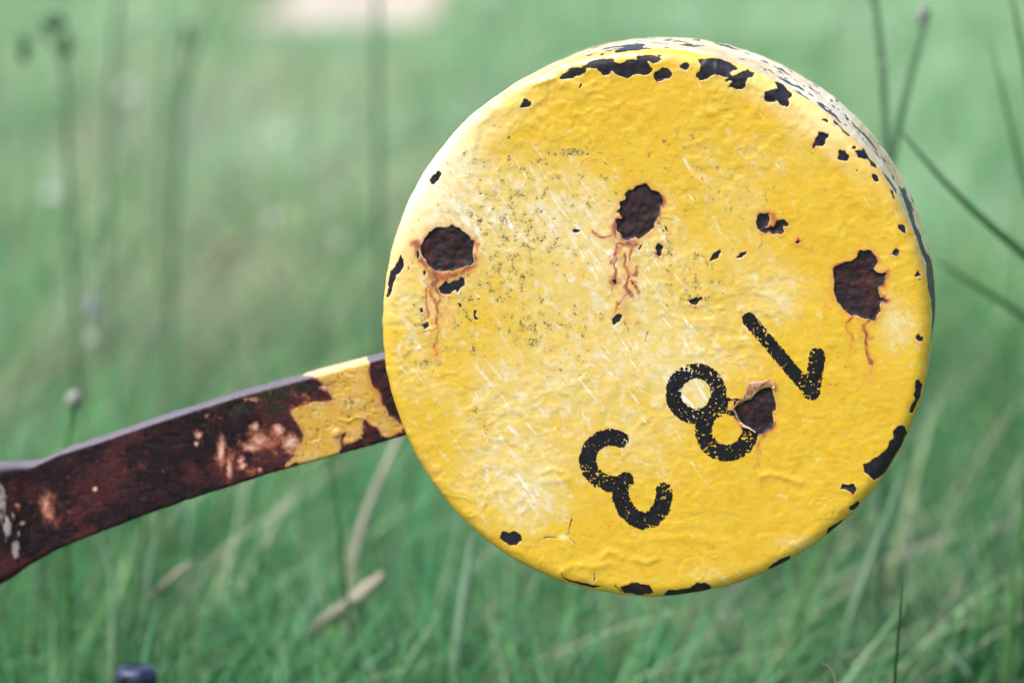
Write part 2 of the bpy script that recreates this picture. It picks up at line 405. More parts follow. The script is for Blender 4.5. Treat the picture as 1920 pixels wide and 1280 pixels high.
# chips of missing paint, (outline, how rusty the bare metal is)
CHIPS = [
 (P('T1', '302 540 350 500 400 470 440 455 520 440 580 425 600 405 640 390 680 365 730 345 790 325 850 320 960 332 975 360 1040 388 1090 365 1110 340 1150 338 1190 325 1240 330 1235 292 1270 280 1340 275 1440 278 1490 290 1480 268 1580 268 1570 282 1525 295 1540 322 1500 355 1440 375 1400 352 1372 355 1395 400 1440 440 1415 490 1330 520 1250 522 1210 515 1165 530 1120 562 1080 545 1030 540 1000 510 950 485 930 500 890 525 850 522 820 500 815 480 770 460 755 440 700 445 650 450 620 490 560 535 500 540 440 565 390 575 340 565'), 0),
 (P('T1', '1445 500 1500 470 1560 432 1610 440 1655 470 1672 505 1655 540 1625 570 1580 575 1530 598 1490 590 1440 545'), .5),
 (P('T1', '1752 410 1780 375 1820 370 1840 358 1850 385 1872 400 1865 445 1830 468 1790 465 1762 440'), 0),
 (P('T1', '545 685 560 645 580 625 600 622 590 650 565 675'), 0),
 (P('R2', '300 212 330 205 400 205 470 215 520 235 558 265 555 278 530 280 510 295 525 315 570 300 610 290 620 280 668 300 655 330 625 335 610 380 590 402 550 400 520 390 500 395 510 375 525 355 500 350 480 365 478 340 500 325 470 330 440 315 405 312 385 320 365 340 325 348 295 330 300 300 320 280 315 245'), 0),
 (P('T2', '330 345 380 345 440 375 480 420 542 485 540 515 515 555 515 610 500 650 475 662 455 645 400 612 360 580 330 588 260 588 215 575 200 535 210 490 250 450 310 435 365 432 360 385'), 0),
 (P('T2', '882 800 930 780 970 795 990 820 965 852 945 828 905 812'), 0),
 (P('T2', '845 958 880 952 985 962 978 1010 935 1050 938 1085 910 1118 865 1105 830 1118 808 1138 788 1100 815 1075 830 1020 850 985'), .2),
 (P('T2', '1040 800 1075 830 1130 880 1180 930 1250 995 1215 985 1150 935 1140 905 1080 850 1045 835'), 0),
 (P('T2', '1020 850 1060 862 1100 890 1060 882'), 0),
 (P('T3', '75 385 95 378 130 395 160 390 175 430 195 460 190 530 150 538 100 520 75 495 90 460 80 420'), 0),
 (P('T3', '275 405 300 385 360 408 370 370 400 395 415 440 455 500 505 545 545 605 500 605 465 575 465 545 430 508 390 505 370 500 325 490 300 450'), 0),
 (P('T3', '232 355 270 342 300 360 280 375 255 368'), 0),
 (P('T3', '480 720 490 685 515 688 545 715 562 765 530 780 505 755'), 0),
 (P('T3', '600 645 640 685 690 745 740 820 778 880 780 930 750 890 710 825 660 760 625 700'), 0),
 (P('T3', '700 870 730 890 770 980 745 970 710 920'), 0),
 (P('T3', '290 640 312 632 308 652 295 658'), 0),
 # on the drum's side
 (P('T2', '340 165 420 190 500 240 545 268 500 255 430 215 370 190'), 0),
 (P('T2', '375 275 440 300 520 345 640 412 600 408 540 385 470 350 420 315'), 0),
 (P('T2', '580 435 640 460 700 510 775 565 740 555 680 515 620 475'), 0),
 (P('T2', '845 585 900 620 960 680 1010 695 1070 740 1150 845 1110 825 1060 770 1000 730 930 690 880 635'), 0),
 (P('T2', '730 475 780 490 815 530 780 515'), 0), (P('T2', '780 355 840 385 895 432 850 410'), 0),
 (P('T2', '840 455 880 475 900 498 865 480'), 0), (P('T2', '985 550 1030 570 1050 600 1010 580'), 0),
 (P('T2', '1165 730 1200 740 1212 765 1180 750'), 0), (P('T2', '1170 840 1200 860 1220 888 1185 865'), 0),
 (P('T3', '240 55 275 85 330 145 385 185 440 250 500 330 560 425 535 410 480 345 420 270 370 205 310 150 265 110'), 0),
 (P('T3', '585 460 640 515 680 575 650 550 600 490'), 0), (P('T3', '670 525 700 570 705 590 680 555'), 0),
 (P('T3', '150 75 180 95 195 118 165 98'), 0), (P('T3', '20 35 60 60 110 115 90 100 40 75'), 0),
 (P('T3', '790 810 840 860 870 845 895 880 905 930 940 1010 975 1100 1000 1170 965 1110 950 1090 985 1180 1005 1290 965 1290 930 1180 890 1060 840 920'), .25),
 (P('T4', '318 0 345 0 385 70 415 160 440 240 480 290 500 400 515 540 520 680 515 850 500 1010 470 1190 445 1290 455 1200 480 1050 488 900 492 760 480 640 455 540 445 430 440 330 405 260 375 160 345 80'), .45),
 (P('T1', '800 215 850 195 950 170 1050 165 1180 145 1340 138 1345 155 1310 170 1330 185 1420 190 1400 200 1330 205 1230 215 1100 235 990 245 980 225 1090 185 1000 185 900 200 830 215'), 0),
 (P('T1', '1340 128 1450 122 1640 130 1600 140 1480 135'), 0), (P('T1', '1640 95 1740 95 1800 115 1890 130 1840 132 1750 115'), 0),
 (P('T1', '1740 150 1830 150 1920 170 1890 175 1810 162'), 0), (P('T1', '610 290 700 265 770 250 720 272 640 292'), 0),
 (P('T1', '830 240 900 220 980 212 920 232'), 0), (P('T1', '790 268 850 258 880 262 820 278'), 0), (P('T1', '1220 108 1340 100 1330 108 1250 116'), 0),
 (P('R2', '410 105 480 118 560 145 605 156 540 148 460 128'), 0), (P('R2', '180 112 250 115 325 130 280 132 210 122'), 0),
 (P('R1', '830 482 870 452 905 428 850 474'), 0), (P('R1', '700 590 735 565 728 575'), 0), (P('R1', '528 748 556 720 545 740'), 0),
 # left
 (P('R1', '1000 482 1030 490 1057 508 1045 530 1020 545 985 545 990 520 1003 505'), 0),
 (P('T5', '345 835 385 790 415 785 425 755 440 742 465 775 455 820 425 850 400 880 370 892 358 865'), 0),
 (P('R1', '703 1110 725 1105 730 1112 712 1120'), 0),
 (P('Z2', '335 105 350 75 400 62 430 35 480 30 520 25 545 60 570 85 620 95 645 135 662 165 655 200 630 225 615 270 600 320 585 345 580 390 545 430 490 462 455 485 420 478 395 490 350 505 310 495 285 470 265 420 262 375 240 345 250 320 300 318 285 275 262 262 282 220 290 180 325 160'), 1),
 (P('Z1', '40 280 60 220 110 160 170 125 240 115 310 102 370 118 410 155 430 175 460 190 468 225 500 240 505 265 490 290 495 420 455 440 440 455 360 475 290 498 230 495 180 490 140 475 100 440 75 390 55 350'), 1),
 (P('Z1', '185 660 215 615 250 575 275 600 310 590 350 585 385 545 415 560 420 630 390 640 360 690 330 660 290 690 250 705 215 690'), .15),
 (P('Z1', '350 770 375 765 395 800 370 815'), .1), (P('Z1', '30 825 60 820 68 850 45 850'), .3), (P('Z1', '50 955 100 930 105 965 70 990'), .3), (P('Z1', '490 840 520 830 515 870 540 905 515 915 500 880'), .2), (P('Z1', '525 745 550 735 552 752'), .2),
 (P('Z2', '218 850 250 830 265 870 240 885'), .9), (P('Z2', '388 862 405 858 412 890 398 885'), .9), (P('Z4', '1490 790 1535 795 1575 830 1530 812'), .1), (P('Z4', '905 985 945 980 950 995 910 995'), .2), (P('Z4', '1065 270 1100 290 1120 285 1110 310 1090 305'), .2), (P('Z4', '1270 290 1305 280 1300 305'), .2), (P('Z4', '1230 365 1250 350 1248 388'), .2),
 (P('R3', '185 340 205 385 195 430 170 470 150 480 135 540 120 590 100 630 88 625 95 570 105 500 115 460 145 430 160 390'), 0),
 (P('R3', '228 440 240 410 236 450 224 465'), .3),
 (P('Z1', '55 500 75 480 85 510 70 545'), .2), (P('Z1', '5 330 25 325 35 370 20 395 5 370'), .2),
 (P('Z2', '218 1185 240 1150 290 1142 305 1158 295 1195 265 1212 240 1228 222 1210'), 0),
 (P('Z2', '580 570 595 540 615 530 650 555 645 590 640 630 615 642 598 620 600 600'), .3),
 (P('Z2', '435 575 450 555 480 543 485 555 455 582'), 0),
 (P('Z4', '1115 1120 1140 1100 1170 1093 1207 1115 1195 1140 1160 1147 1130 1140'), 0),
 (P('Z2', '670 385 690 395 705 440 695 435 672 410'), .3),
 (P('R4', '378 300 395 270 445 228 452 245 440 285 405 305 385 312'), 0),
 (P('R4', '550 290 570 262 612 242 610 268 580 290'), 0),
 (P('R4', '670 60 685 25 695 0 760 0 768 30 750 80 740 105 775 85 790 95 800 60 820 45 870 45 888 70 880 85 855 90 862 120 845 138 820 128 790 135 750 122 710 120 680 100'), .8),
 (P('R4', '1165 375 1180 345 1240 315 1290 300 1325 280 1330 255 1360 235 1420 240 1450 270 1460 310 1435 360 1480 385 1518 372 1520 390 1505 440 1490 468 1455 465 1475 545 1500 542 1525 562 1490 570 1475 590 1478 620 1460 660 1440 690 1410 690 1340 660 1290 655 1240 620 1195 560 1175 500 1175 430'), 1),
 (P('R4', '1590 72 1620 68 1640 90 1635 135 1612 125 1595 100'), 0),
 (P('R4', '1555 250 1580 228 1600 235 1595 265 1575 275 1555 265'), .7),
 (P('R4', '1693 405 1720 368 1737 405'), 0), (P('R4', '1700 410 1735 435 1728 438'), 0),
 (P('R4', '1705 790 1725 780 1735 795 1755 800 1755 822 1730 825 1710 812'), .3),
 (P('R4', '245 560 270 548 310 545 325 535 335 550 310 565 290 595 265 590'), .2),
 (P('R4', '930 185 945 165 958 180 945 195'), .9),
 (P('Z3', '130 640 250 560 430 470 540 350 690 300 755 320 765 420 815 560 800 640 770 690 770 780 765 900 690 980 610 1070 520 1040 480 1010 430 960 350 950 270 910 220 830'), .9),
 (P('R6', '1415 95 1435 85 1450 110 1440 160 1420 220 1400 268 1375 265 1390 230 1408 190 1410 130'), 0),
 (P('R6', '1290 370 1330 328 1360 345 1370 370 1345 430 1305 500 1255 580 1190 632 1165 600 1140 580 1135 540 1180 520 1225 490 1265 450 1270 425 1300 400'), .1),
 (P('R6', '1020 640 1050 645 1090 650 1095 680 1080 705 1050 680 1020 675'), .5),
 (P('R6', '1060 770 1112 733 1112 755 1080 785 1060 785'), 0),
 (P('R6', '940 895 975 860 1032 833 1012 860 960 900 940 912'), 0),
 (P('R6', '625 1095 680 1050 752 1025 745 1047 690 1087 640 1105'), 0),
 (P('Z6', '1120 705 1160 660 1240 665 1340 640 1400 605 1480 598 1530 640 1500 668 1400 690 1250 715 1150 718'), 0),
 (P('R5', '705 910 720 878 755 890 800 880 825 895 830 925 800 955 760 960 725 940 712 925'), .1),
 (P('R5', '1378 1190 1450 1168 1535 1175 1565 1222 1500 1235 1400 1222'), .6),
 (P('R5', '1060 1128 1090 1150 1200 1172 1275 1190 1230 1198 1120 1168 1075 1152'), .6),
]
CRACKS = [P('Z6', '95 215 130 205 205 212'), P('Z6', '298 195 300 160 330 50'), P('Z6', '305 225 355 270'),
          P('Z6', '525 525 515 600'), P('Z6', '248 515 262 555'), P('Z6', '695 620 760 680')]
# rust washes: (polyline, half width px, strength)
HALO = [
 (P('Z1', '130 520 230 545 330 530 410 495'), 11, .85), (P('Z1', '60 420 110 500 160 560'), 8, .8), (P('Z2', '270 545 390 540'), 10, .9),
 (P('Z1', '10 260 20 330 45 400 95 450'), 9, .9), (P('Z1', '120 500 180 560 160 610'), 9, .95), (P('Z1', '210 520 300 530'), 8, .7), (P('Z1', '400 500 480 450 520 400'), 7, .9),
 (P('Z1', '515 260 530 330 510 400'), 4, .7), (P('Z1', '150 580 100 640 90 760 100 900'), 3.2, .85), (P('Z1', '160 610 200 700 180 830 175 950 195 1000'), 4, .9),
 (P('Z1', '130 660 150 740 205 770'), 2.2, .8), (P('Z1', '20 1030 90 990 190 1000 195 1090 160 1160 165 1210'), 2.2, .75), (P('Z1', '120 1000 130 1060 150 1110'), 1.6, .6), (P('Z1', '190 680 260 690'), 4, .7),
 (P('Z2', '255 330 230 400 250 440'), 7, .95), (P('Z2', '60 432 120 495 180 460 250 440'), 2.4, .95), (P('Z2', '280 530 400 530'), 9, 1.15), (P('Z2', '400 490 390 600 385 680'), 2.6, .85),
 (P('Z2', '260 520 225 620 230 670 200 690'), 4.2, 1.0), (P('Z2', '235 670 265 750 255 830 235 860'), 3.2, .95), (P('Z2', '215 860 265 875'), 5, 1.15), (P('Z2', '225 890 230 920'), 2, .7),
 (P('Z2', '320 600 345 660 325 740 355 790 340 860 325 900 375 970'), 4.2, 1.05), (P('Z2', '355 785 420 790 425 760'), 3.8, .95), (P('Z2', '395 860 410 890 435 950'), 3.2, 1.0), (P('Z2', '345 870 390 850'), 2.4, .8),
 (P('Z2', '350 960 290 1030 265 1090 240 1120'), 2.4, .9), (P('Z2', '435 1205 465 1225'), 2.8, .85), (P('Z2', '690 440 700 480'), 2.4, .8), (P('Z2', '590 600 620 650'), 2.2, .8), (P('Z2', '205 580 240 560'), 2.2, .8),
 (P('R4', '1300 655 1290 690 1262 715 1285 760 1298 810'), 3.6, .8), (P('R4', '1262 715 1290 860 1280 960'), 2.4, .42), (P('R4', '1400 685 1368 710 1388 760 1380 820 1395 890 1412 960'), 3.6, 1.0), (P('R4', '1440 690 1460 660'), 2.5, .8),
 (P('R4', '1385 800 1410 815'), 2.4, .9), (P('R4', '1400 890 1470 945'), 1.2, .55), (P('R4', '1320 980 1330 1020'), 2, .4), (P('R4', '1380 990 1390 1080'), 2, .42), (P('R4', '1180 540 1130 590'), 3, .5),
 (P('R4', '705 120 708 160 706 230'), 2.4, .6), (P('R4', '775 20 790 70'), 7, .75), (P('R4', '935 180 955 160'), 4, .7), (P('R4', '270 600 300 605'), 3, .6), (P('R4', '1700 815 1750 830'), 2, .6), (P('R4', '1560 272 1570 290'), 3, .5),
 (P('R6', '600 395 575 450 575 500'), 6, .55), (P('R6', '570 500 592 560 588 660'), 2.2, .5), (P('R6', '550 470 555 600'), 6, .28), (P('R6', '1085 690 1100 660'), 3.5, .7), (P('R6', '1050 700 1090 715'), 2, .6),
 (P('R6', '1000 800 1060 790'), 3, .5), (P('T1', '930 500 935 560'), 2.2, .85), (P('T1', '1465 595 1510 615'), 2.4, .7), (P('T1', '380 580 382 610'), 1.8, .5), (P('T2', '790 1110 830 1135'), 3, .9), (P('T1', '440 440 520 420'), 2.5, .5),
 (P('R5', '1060 1120 1200 1165'), 2.5, .4),
]
# soft rust water stains
STAIN = [(P('P', '1172 455 1168 600'), 17, .8), (P('P', '1200 450 1185 540'), 14, .5), (P('P', '822 520 812 660'), 24, .85), (P('P', '850 520 846 600'), 16, .7), (P('P', '1595 600 1597 720'), 13, .6), (P('P', '1625 605 1633 730'), 13, .65), (P('P', '1424 815 1424 910'), 12, .6), (P('P', '1427 440 1427 500'), 8, .4)]
# pale zones, wear plus painted upper-left rim glow (centre, radii, amount) and mould zones
WEAR = [(850, 395, 75, 80, 1.0), (800, 330, 50, 70, .6), (800, 560, 70, 110, .6), (940, 420, 120, 90, .55), (1090, 400, 110, 80, .55), (1160, 470, 120, 90, .62), (1230, 590, 160, 100, .52), (870, 300, 60, 60, .5), (1000, 330, 110, 80, .35),
        (1010, 560, 140, 110, .45), (1110, 700, 160, 100, .55), (1310, 690, 110, 90, .55), (1305, 737, 40, 40, .5), (970, 800, 150, 110, .45), (950, 900, 110, 90, .7), (1010, 950, 70, 60, .5),
        (1200, 850, 110, 70, .5), (1455, 555, 80, 70, .7), (1400, 300, 150, 90, .38), (1680, 610, 50, 60, .8), (1640, 480, 60, 90, .3), (1340, 430, 120, 90, .35), (880, 720, 130, 70, .3),
        (1560, 230, 50, 60, .5), (1350, 1075, 120, 25, .4), (1500, 1015, 70, 20, .6), (760, 650, 40, 90, .4)]
MOLD = [(1000, 330, 110, 70, .62), (910, 480, 90, 110, .6), (1150, 300, 110, 60, .45), (1050, 620, 120, 80, .45), (1340, 330, 130, 70, .38), (880, 640, 70, 60, .5), (1060, 290, 45, 22, 1.0), (960, 400, 75, 60, .85), (935, 385, 40, 40, .4), (905, 400, 30, 25, .8), (985, 445, 60, 50, .95), (945, 505, 60, 50, .9), (950, 550, 40, 30, .8), (845, 520, 36, 22, 1.5), (850, 555, 40, 20, .9), (870, 590, 30, 14, 1.0),
        (990, 615, 50, 26, 1.1), (992, 642, 18, 10, 1.3), (1040, 500, 60, 60, .45), (800, 683, 22, 7, 1.25), (1295, 545, 50, 22, .95), (1310, 500, 30, 22, .8), (1250, 470, 26, 40, .8), (1240, 440, 40, 40, .5), (1020, 690, 60, 30, .4),
        (893, 792, 30, 26, .65), (1280, 270, 60, 40, .5), (1370, 370, 60, 40, .4), (1090, 360, 50, 40, .5), (795, 590, 20, 40, .9), (1440, 700, 30, 60, .2), (1575, 700, 30, 50, .3)]

RINGS = [((1302.5, 1070), 27), ((1443, 1017), 21), ((1543, 955), 22), ((1004, 1037), 11), ((1019, 1052), 10)]
RIDGES = [(P('R6', '595 605 640 590 720 610 800 640'), 6.5, .0005), (P('R6', '20 935 200 930 330 960'), 9, .0003), (P('Z6', '590 380 640 340 720 350 760 390'), 6, .00045), (P('Z6', '860 400 960 430 1050 400'), 6, .00045),
          (P('Z6', '250 500 330 460 500 470 640 440'), 8, .0005), (P('R5', '940 550 1000 530 1050 550'), 5, .0004), (P('R5', '960 600 1080 590'), 8, .0004), (P('T5', '650 600 700 540 800 500 790 300 900 230 980 120'), 8, .0004),
          (P('T1', '0 640 150 590 250 560'), 4, .0006)]

def face_h(x, z, u, v, chipd):
    """relief of the painted face in metres, outward positive"""
    amt = np.clip(.35 + .75 * sstep(.10, -.06, -z * .55 + x * .35 - .03), .15, 1.0)
    amt = amt * np.clip(.25 + 1.6 * (fbm(x * 22 + 3, z * 22, 33, 2) - .15), .2, 1.3)
    wx, wz = x + .004 * vn(x * 90, z * 90, 14), z + .004 * vn(x * 90, z * 90, 15)
    lump = fbm(wx * 150, wz * 185, 3, 2)
    h = .00036 * amt * (sstep(.25, .85, lump) - .4) + .0006 * (fbm(x * 30, z * 36, 8, 2) - .5)
    h += .00009 * amt * sstep(.62, .8, fbm(wx * 260 + 7, wz * 300, 21, 2))
    for (c, r) in RINGS:
        d = np.hypot(u - c[0], v - c[1]) + 13 * (vn(u * .05, v * .05, 31) - .5)
        h += .00012 * sstep(r + 1.5, r - 1.5, d) - .00008 * np.exp(-((d - r) / 2.0) ** 2)
    for pts, wd, am in RIDGES:
        ix = near(u, v, pts, 40)
        if len(ix): h[ix] += am * np.exp(-(line_d(u[ix], v[ix], pts) / wd) ** 2)
    h += -.00028 * sstep(1.4, -2.0, chipd) + .00003 * np.exp(-((chipd - 2.6) / 2.6) ** 2)
    return h

def chip_field(u, v, fore, lx, lz):
    c = np.full(u.shape, 30.0); r = np.zeros(u.shape)
    jx = 4.4 * (vn(lx * 420, lz * 420, 41) - .5) * fore; jz = 4.4 * (vn(lx * 420, lz * 420, 44) - .5) * fore
    uu, vv = u + jx, v + jz
    for pts, ru in CHIPS:
        ix = near(u, v, pts, 26)
        if not len(ix): continue
        d = poly_sdf(uu[ix], vv[ix], pts)
        b = d < c[ix]
        r[ix[b]] = ru; c[ix] = np.minimum(c[ix], d)
    for pts in CRACKS:
        ix = near(u, v, pts, 20)
        if not len(ix): continue
        d = line_d(uu[ix], vv[ix], pts) - .9
        b = d < c[ix]; r[ix[b]] = .5; c[ix] = np.minimum(c[ix], d)
    return c, r

# ------------------------------------------------------------------ the drum
def harm(ph):
    return 1 + HARM[0] * np.cos(2 * ph) + HARM[1] * np.sin(2 * ph) + HARM[2] * np.cos(3 * ph) + HARM[3] * np.sin(3 * ph)

def build_drum():
    n = 560
    s = np.linspace(-1, 1, n + 1); A, Bq = np.meshgrid(s, s)          # A along x, B along z
    a, b = A.ravel(), Bq.ravel()
    r = np.maximum(np.abs(a), np.abs(b)); ph = np.zeros_like(a)
    big = np.abs(a) >= np.abs(b)
    with np.errstate(divide='ignore', invalid='ignore'):
        p1 = np.where(a != 0, (math.pi / 4) * b / a, 0) + np.where(a < 0, math.pi, 0)
        p2 = math.pi / 2 - np.where(b != 0, (math.pi / 4) * a / b, 0) + np.where(b < 0, math.pi, 0)
    ph = np.where(big, p1, p2)
    rf = RAD - BEV
    fx, fz = r * rf * np.cos(ph), r * rf * np.sin(ph)
    k = harm(ph); k = 1 + (k - 1) * r
    V = [np.stack([fx * k, np.zeros_like(fx), fz * k], 1)]; Nn = [np.tile([0, -1.0, 0], (len(fx), 1))]
    idx = np.arange((n + 1) ** 2).reshape(n + 1, n + 1)
    q = np.stack([idx[:-1, :-1].ravel(), idx[:-1, 1:].ravel(), idx[1:, 1:].ravel(), idx[1:, :-1].ravel()], 1)
    faces = [q]
    ringi = np.concatenate([idx[0, :-1], idx[:-1, -1], idx[-1, :0:-1], idx[:0:-1, 0]])
    rp = ph[ringi]; m = len(ringi); rk = harm(rp)
    wob = .0005 * (fbm(np.cos(rp) * 9 + 20, np.sin(rp) * 9 + 20, 55, 3) - .5) * 2
    prof = []
    for t in np.linspace(0, math.pi / 2, 22)[1:]:                      # softly rounded, a little chamfer-like
        prof.append((RAD - BEV + BEV * math.sin(t) ** .92, BEV * .92 * (1 - math.cos(t) ** .92), math.sin(t), -math.cos(t)))
    for y in np.linspace(BEV * .92, THICK - .006, 46)[1:]: prof.append((RAD, y, 1, 0))
    for t in np.linspace(0, math.pi / 2, 8)[1:]: prof.append((RAD - .006 + .006 * math.cos(t), THICK - .006 + .006 * math.sin(t), math.cos(t), math.sin(t)))
    prof.append((.06, THICK, 0, 1)); prof.append((.002, THICK, 0, 1))
    prev = ringi; base = len(fx)
    for (rr, y, nr, ny_) in prof:
        w2 = wob * min(1, (rr - .1) / .04) if rr > .1 else 0
        V.append(np.stack([(rr * rk + w2) * np.cos(rp), np.full(m, y), (rr * rk + w2) * np.sin(rp)], 1))
        Nn.append(np.stack([nr * np.cos(rp), np.full(m, float(ny_)), nr * np.sin(rp)], 1))
        cur = np.arange(base, base + m); base += m
        faces.append(np.stack([prev, cur, np.roll(cur, -1), np.roll(prev, -1)], 1)); prev = cur
    V = np.concatenate(V); Nn = np.concatenate(Nn)
    W = to_world(V); WN = Nn @ B3.T
    vd = CAM - W; vd /= np.linalg.norm(vd, axis=1)[:, None]
    fore = np.sum(WN * vd, 1); vis = fore > .012
    u, v = project(W); u = u.copy(); v = v.copy()
    u[~vis] = -9e3
    lx, lz, ly = V[:, 0], V[:, 2], V[:, 1]
    chip, rusty = chip_field(u, v, np.clip(fore, .03, 1), lx + ly * .7, lz + ly * .5)
    # the back and lower side, unseen from the front, flaked in the same way
    ang = np.arctan2(lz, lx)
    hid = fbm(ang * 9 + 40, ly * 60, 61, 3)
    chip = np.where(vis, chip, np.clip((.66 - hid) * 90, -30, 30))
    sc_ = (.705 - fbm(ang * 30 + 12, ly * 130, 67, 3)) * 130
    sidev = vis & (ly > BEV * 1.5) & (ang > -.6) & (ang < 2.2)
    chip = np.where(sidev, np.minimum(chip, np.clip(sc_, -30, 30)), chip)
    stain = np.zeros(len(V)); halo = np.zeros(len(V)); wear = np.zeros(len(V)); mold = np.zeros(len(V))
    wn = fbm(lx * 260, lz * 170, 77, 2)
    ju = u + 9 * (vn(lx * 230, lz * 230, 71) - .5) ; jv = v + 9 * (vn(lx * 230, lz * 230, 74) - .5)
    for pts, wd, st in HALO:
        ix = near(u, v, pts, 34)
        if len(ix): halo[ix] = np.maximum(halo[ix], st * np.exp(-(line_d(ju[ix], jv[ix], pts) / (wd * (.35 + 1.45 * wn[ix]))) ** 2))
    for pts, wd, st in HALO:
        ix = near(u, v, pts, 60)
        if len(ix): stain[ix] = np.maximum(stain[ix], .75 * st * np.exp(-(line_d(ju[ix], jv[ix], pts) / (wd * 2.6 + 4)) ** 2))
    for pts, wd, st in STAIN:
        ix = near(u, v, pts, 50)
        if len(ix): stain[ix] = np.maximum(stain[ix], st * np.exp(-(line_d(ju[ix], jv[ix], pts) / wd) ** 2) * (.35 + 1.1 * fbm(lx[ix] * 240, lz[ix] * 40, 93, 2)))
    rg_ = sstep(.40, .62, fbm(lx * 90, lz * 90, 79, 2)) * sstep(.55, .9, rusty)
    halo = np.maximum(halo, 1.0 * rg_ * np.exp(-(np.maximum(chip, 0) / 5.5) ** 2))
    stain = np.maximum(stain, .9 * sstep(.55, .9, rusty) * np.exp(-(np.maximum(chip, 0) / 13) ** 2))
    for (cx_, cy_, rx, ry, am) in WEAR: wear += am * np.exp(-((u - cx_) / rx) ** 2 - ((v - cy_) / ry) ** 2)
    for (cx_, cy_, rx, ry, am) in MOLD: mold = np.maximum(mold, am * np.exp(-((u - cx_) / (1.3 * rx)) ** 2 - ((v - cy_) / (1.3 * ry)) ** 2))
    wear = np.clip(wear, 0, 1.35)
    for (c, r_) in RINGS:
        d = np.hypot(u - c[0], v - c[1]) + 13 * (vn(u * .05, v * .05, 31) - .5)
        mold = np.maximum(mold, .0 * d)
    # pale side paint, with the sky's grazing reflection mixed into its colour
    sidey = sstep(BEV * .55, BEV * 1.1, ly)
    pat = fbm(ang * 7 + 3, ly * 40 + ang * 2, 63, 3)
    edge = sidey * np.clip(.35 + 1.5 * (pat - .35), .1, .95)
    lft = np.exp(-((ang - 2.45) / .5) ** 2) * sstep(.02, .6, np.clip(ly / BEV, 0, 1)) * .9  # bright glow of the upper-left bevel painted in as pale colour
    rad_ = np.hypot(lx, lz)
    lf2 = np.exp(-((ang - 2.55) / .38) ** 2) * sstep(RAD - .026, RAD - .009, rad_ + .008 * (fbm(lx * 90, lz * 90, 66, 3) - .5)) * .72  # painted rim glow carried inward onto the face
    lf2 = np.maximum(lf2, np.exp(-((ang - .95) / .30) ** 2) * sstep(RAD - .020, RAD - .010, rad_) * .30)  # fainter highlight band painted along the upper-right rim
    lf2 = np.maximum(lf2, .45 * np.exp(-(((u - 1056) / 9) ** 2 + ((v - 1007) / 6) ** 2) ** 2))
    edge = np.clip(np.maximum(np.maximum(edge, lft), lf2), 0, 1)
    h = face_h(lx, lz, u, v, chip)
    h = h + rusty * sstep(-1, -5, chip) * (-.0005 + .0018 * (fbm(lx * 170, lz * 170, 91, 3) - .5))
    h = np.where(vis, h, -.0005 * sstep(1, -1.6, chip))
    V = V + Nn * h[:, None]
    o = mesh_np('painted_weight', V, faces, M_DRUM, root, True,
                dict(chip=chip, rusty=rusty, halo=halo, stain=stain, wear=wear, mold=mold, edge_wear_glow=edge))
    return o

drum = build_drum()

# ------------------------------------------------------------------ stencilled numerals, thin worn paint on the relief
FLAKE_HOLE = CHIPS[[i for i, c in enumerate(CHIPS) if c[0].shape[0] == 23 and c[1] == .9][0]][0] if any(c[0].shape[0] == 23 and c[1] == .9 for c in CHIPS) else P('Z3', '130 640 430 470 690 300 755 320 815 560 770 780 610 1070 350 950')

def arc(c, r, a0, a1, n=40):
    t = np.radians(np.linspace(a0, a1, n)); return np.stack([c[0] + r * np.cos(t), c[1] + r * np.sin(t)], 1)

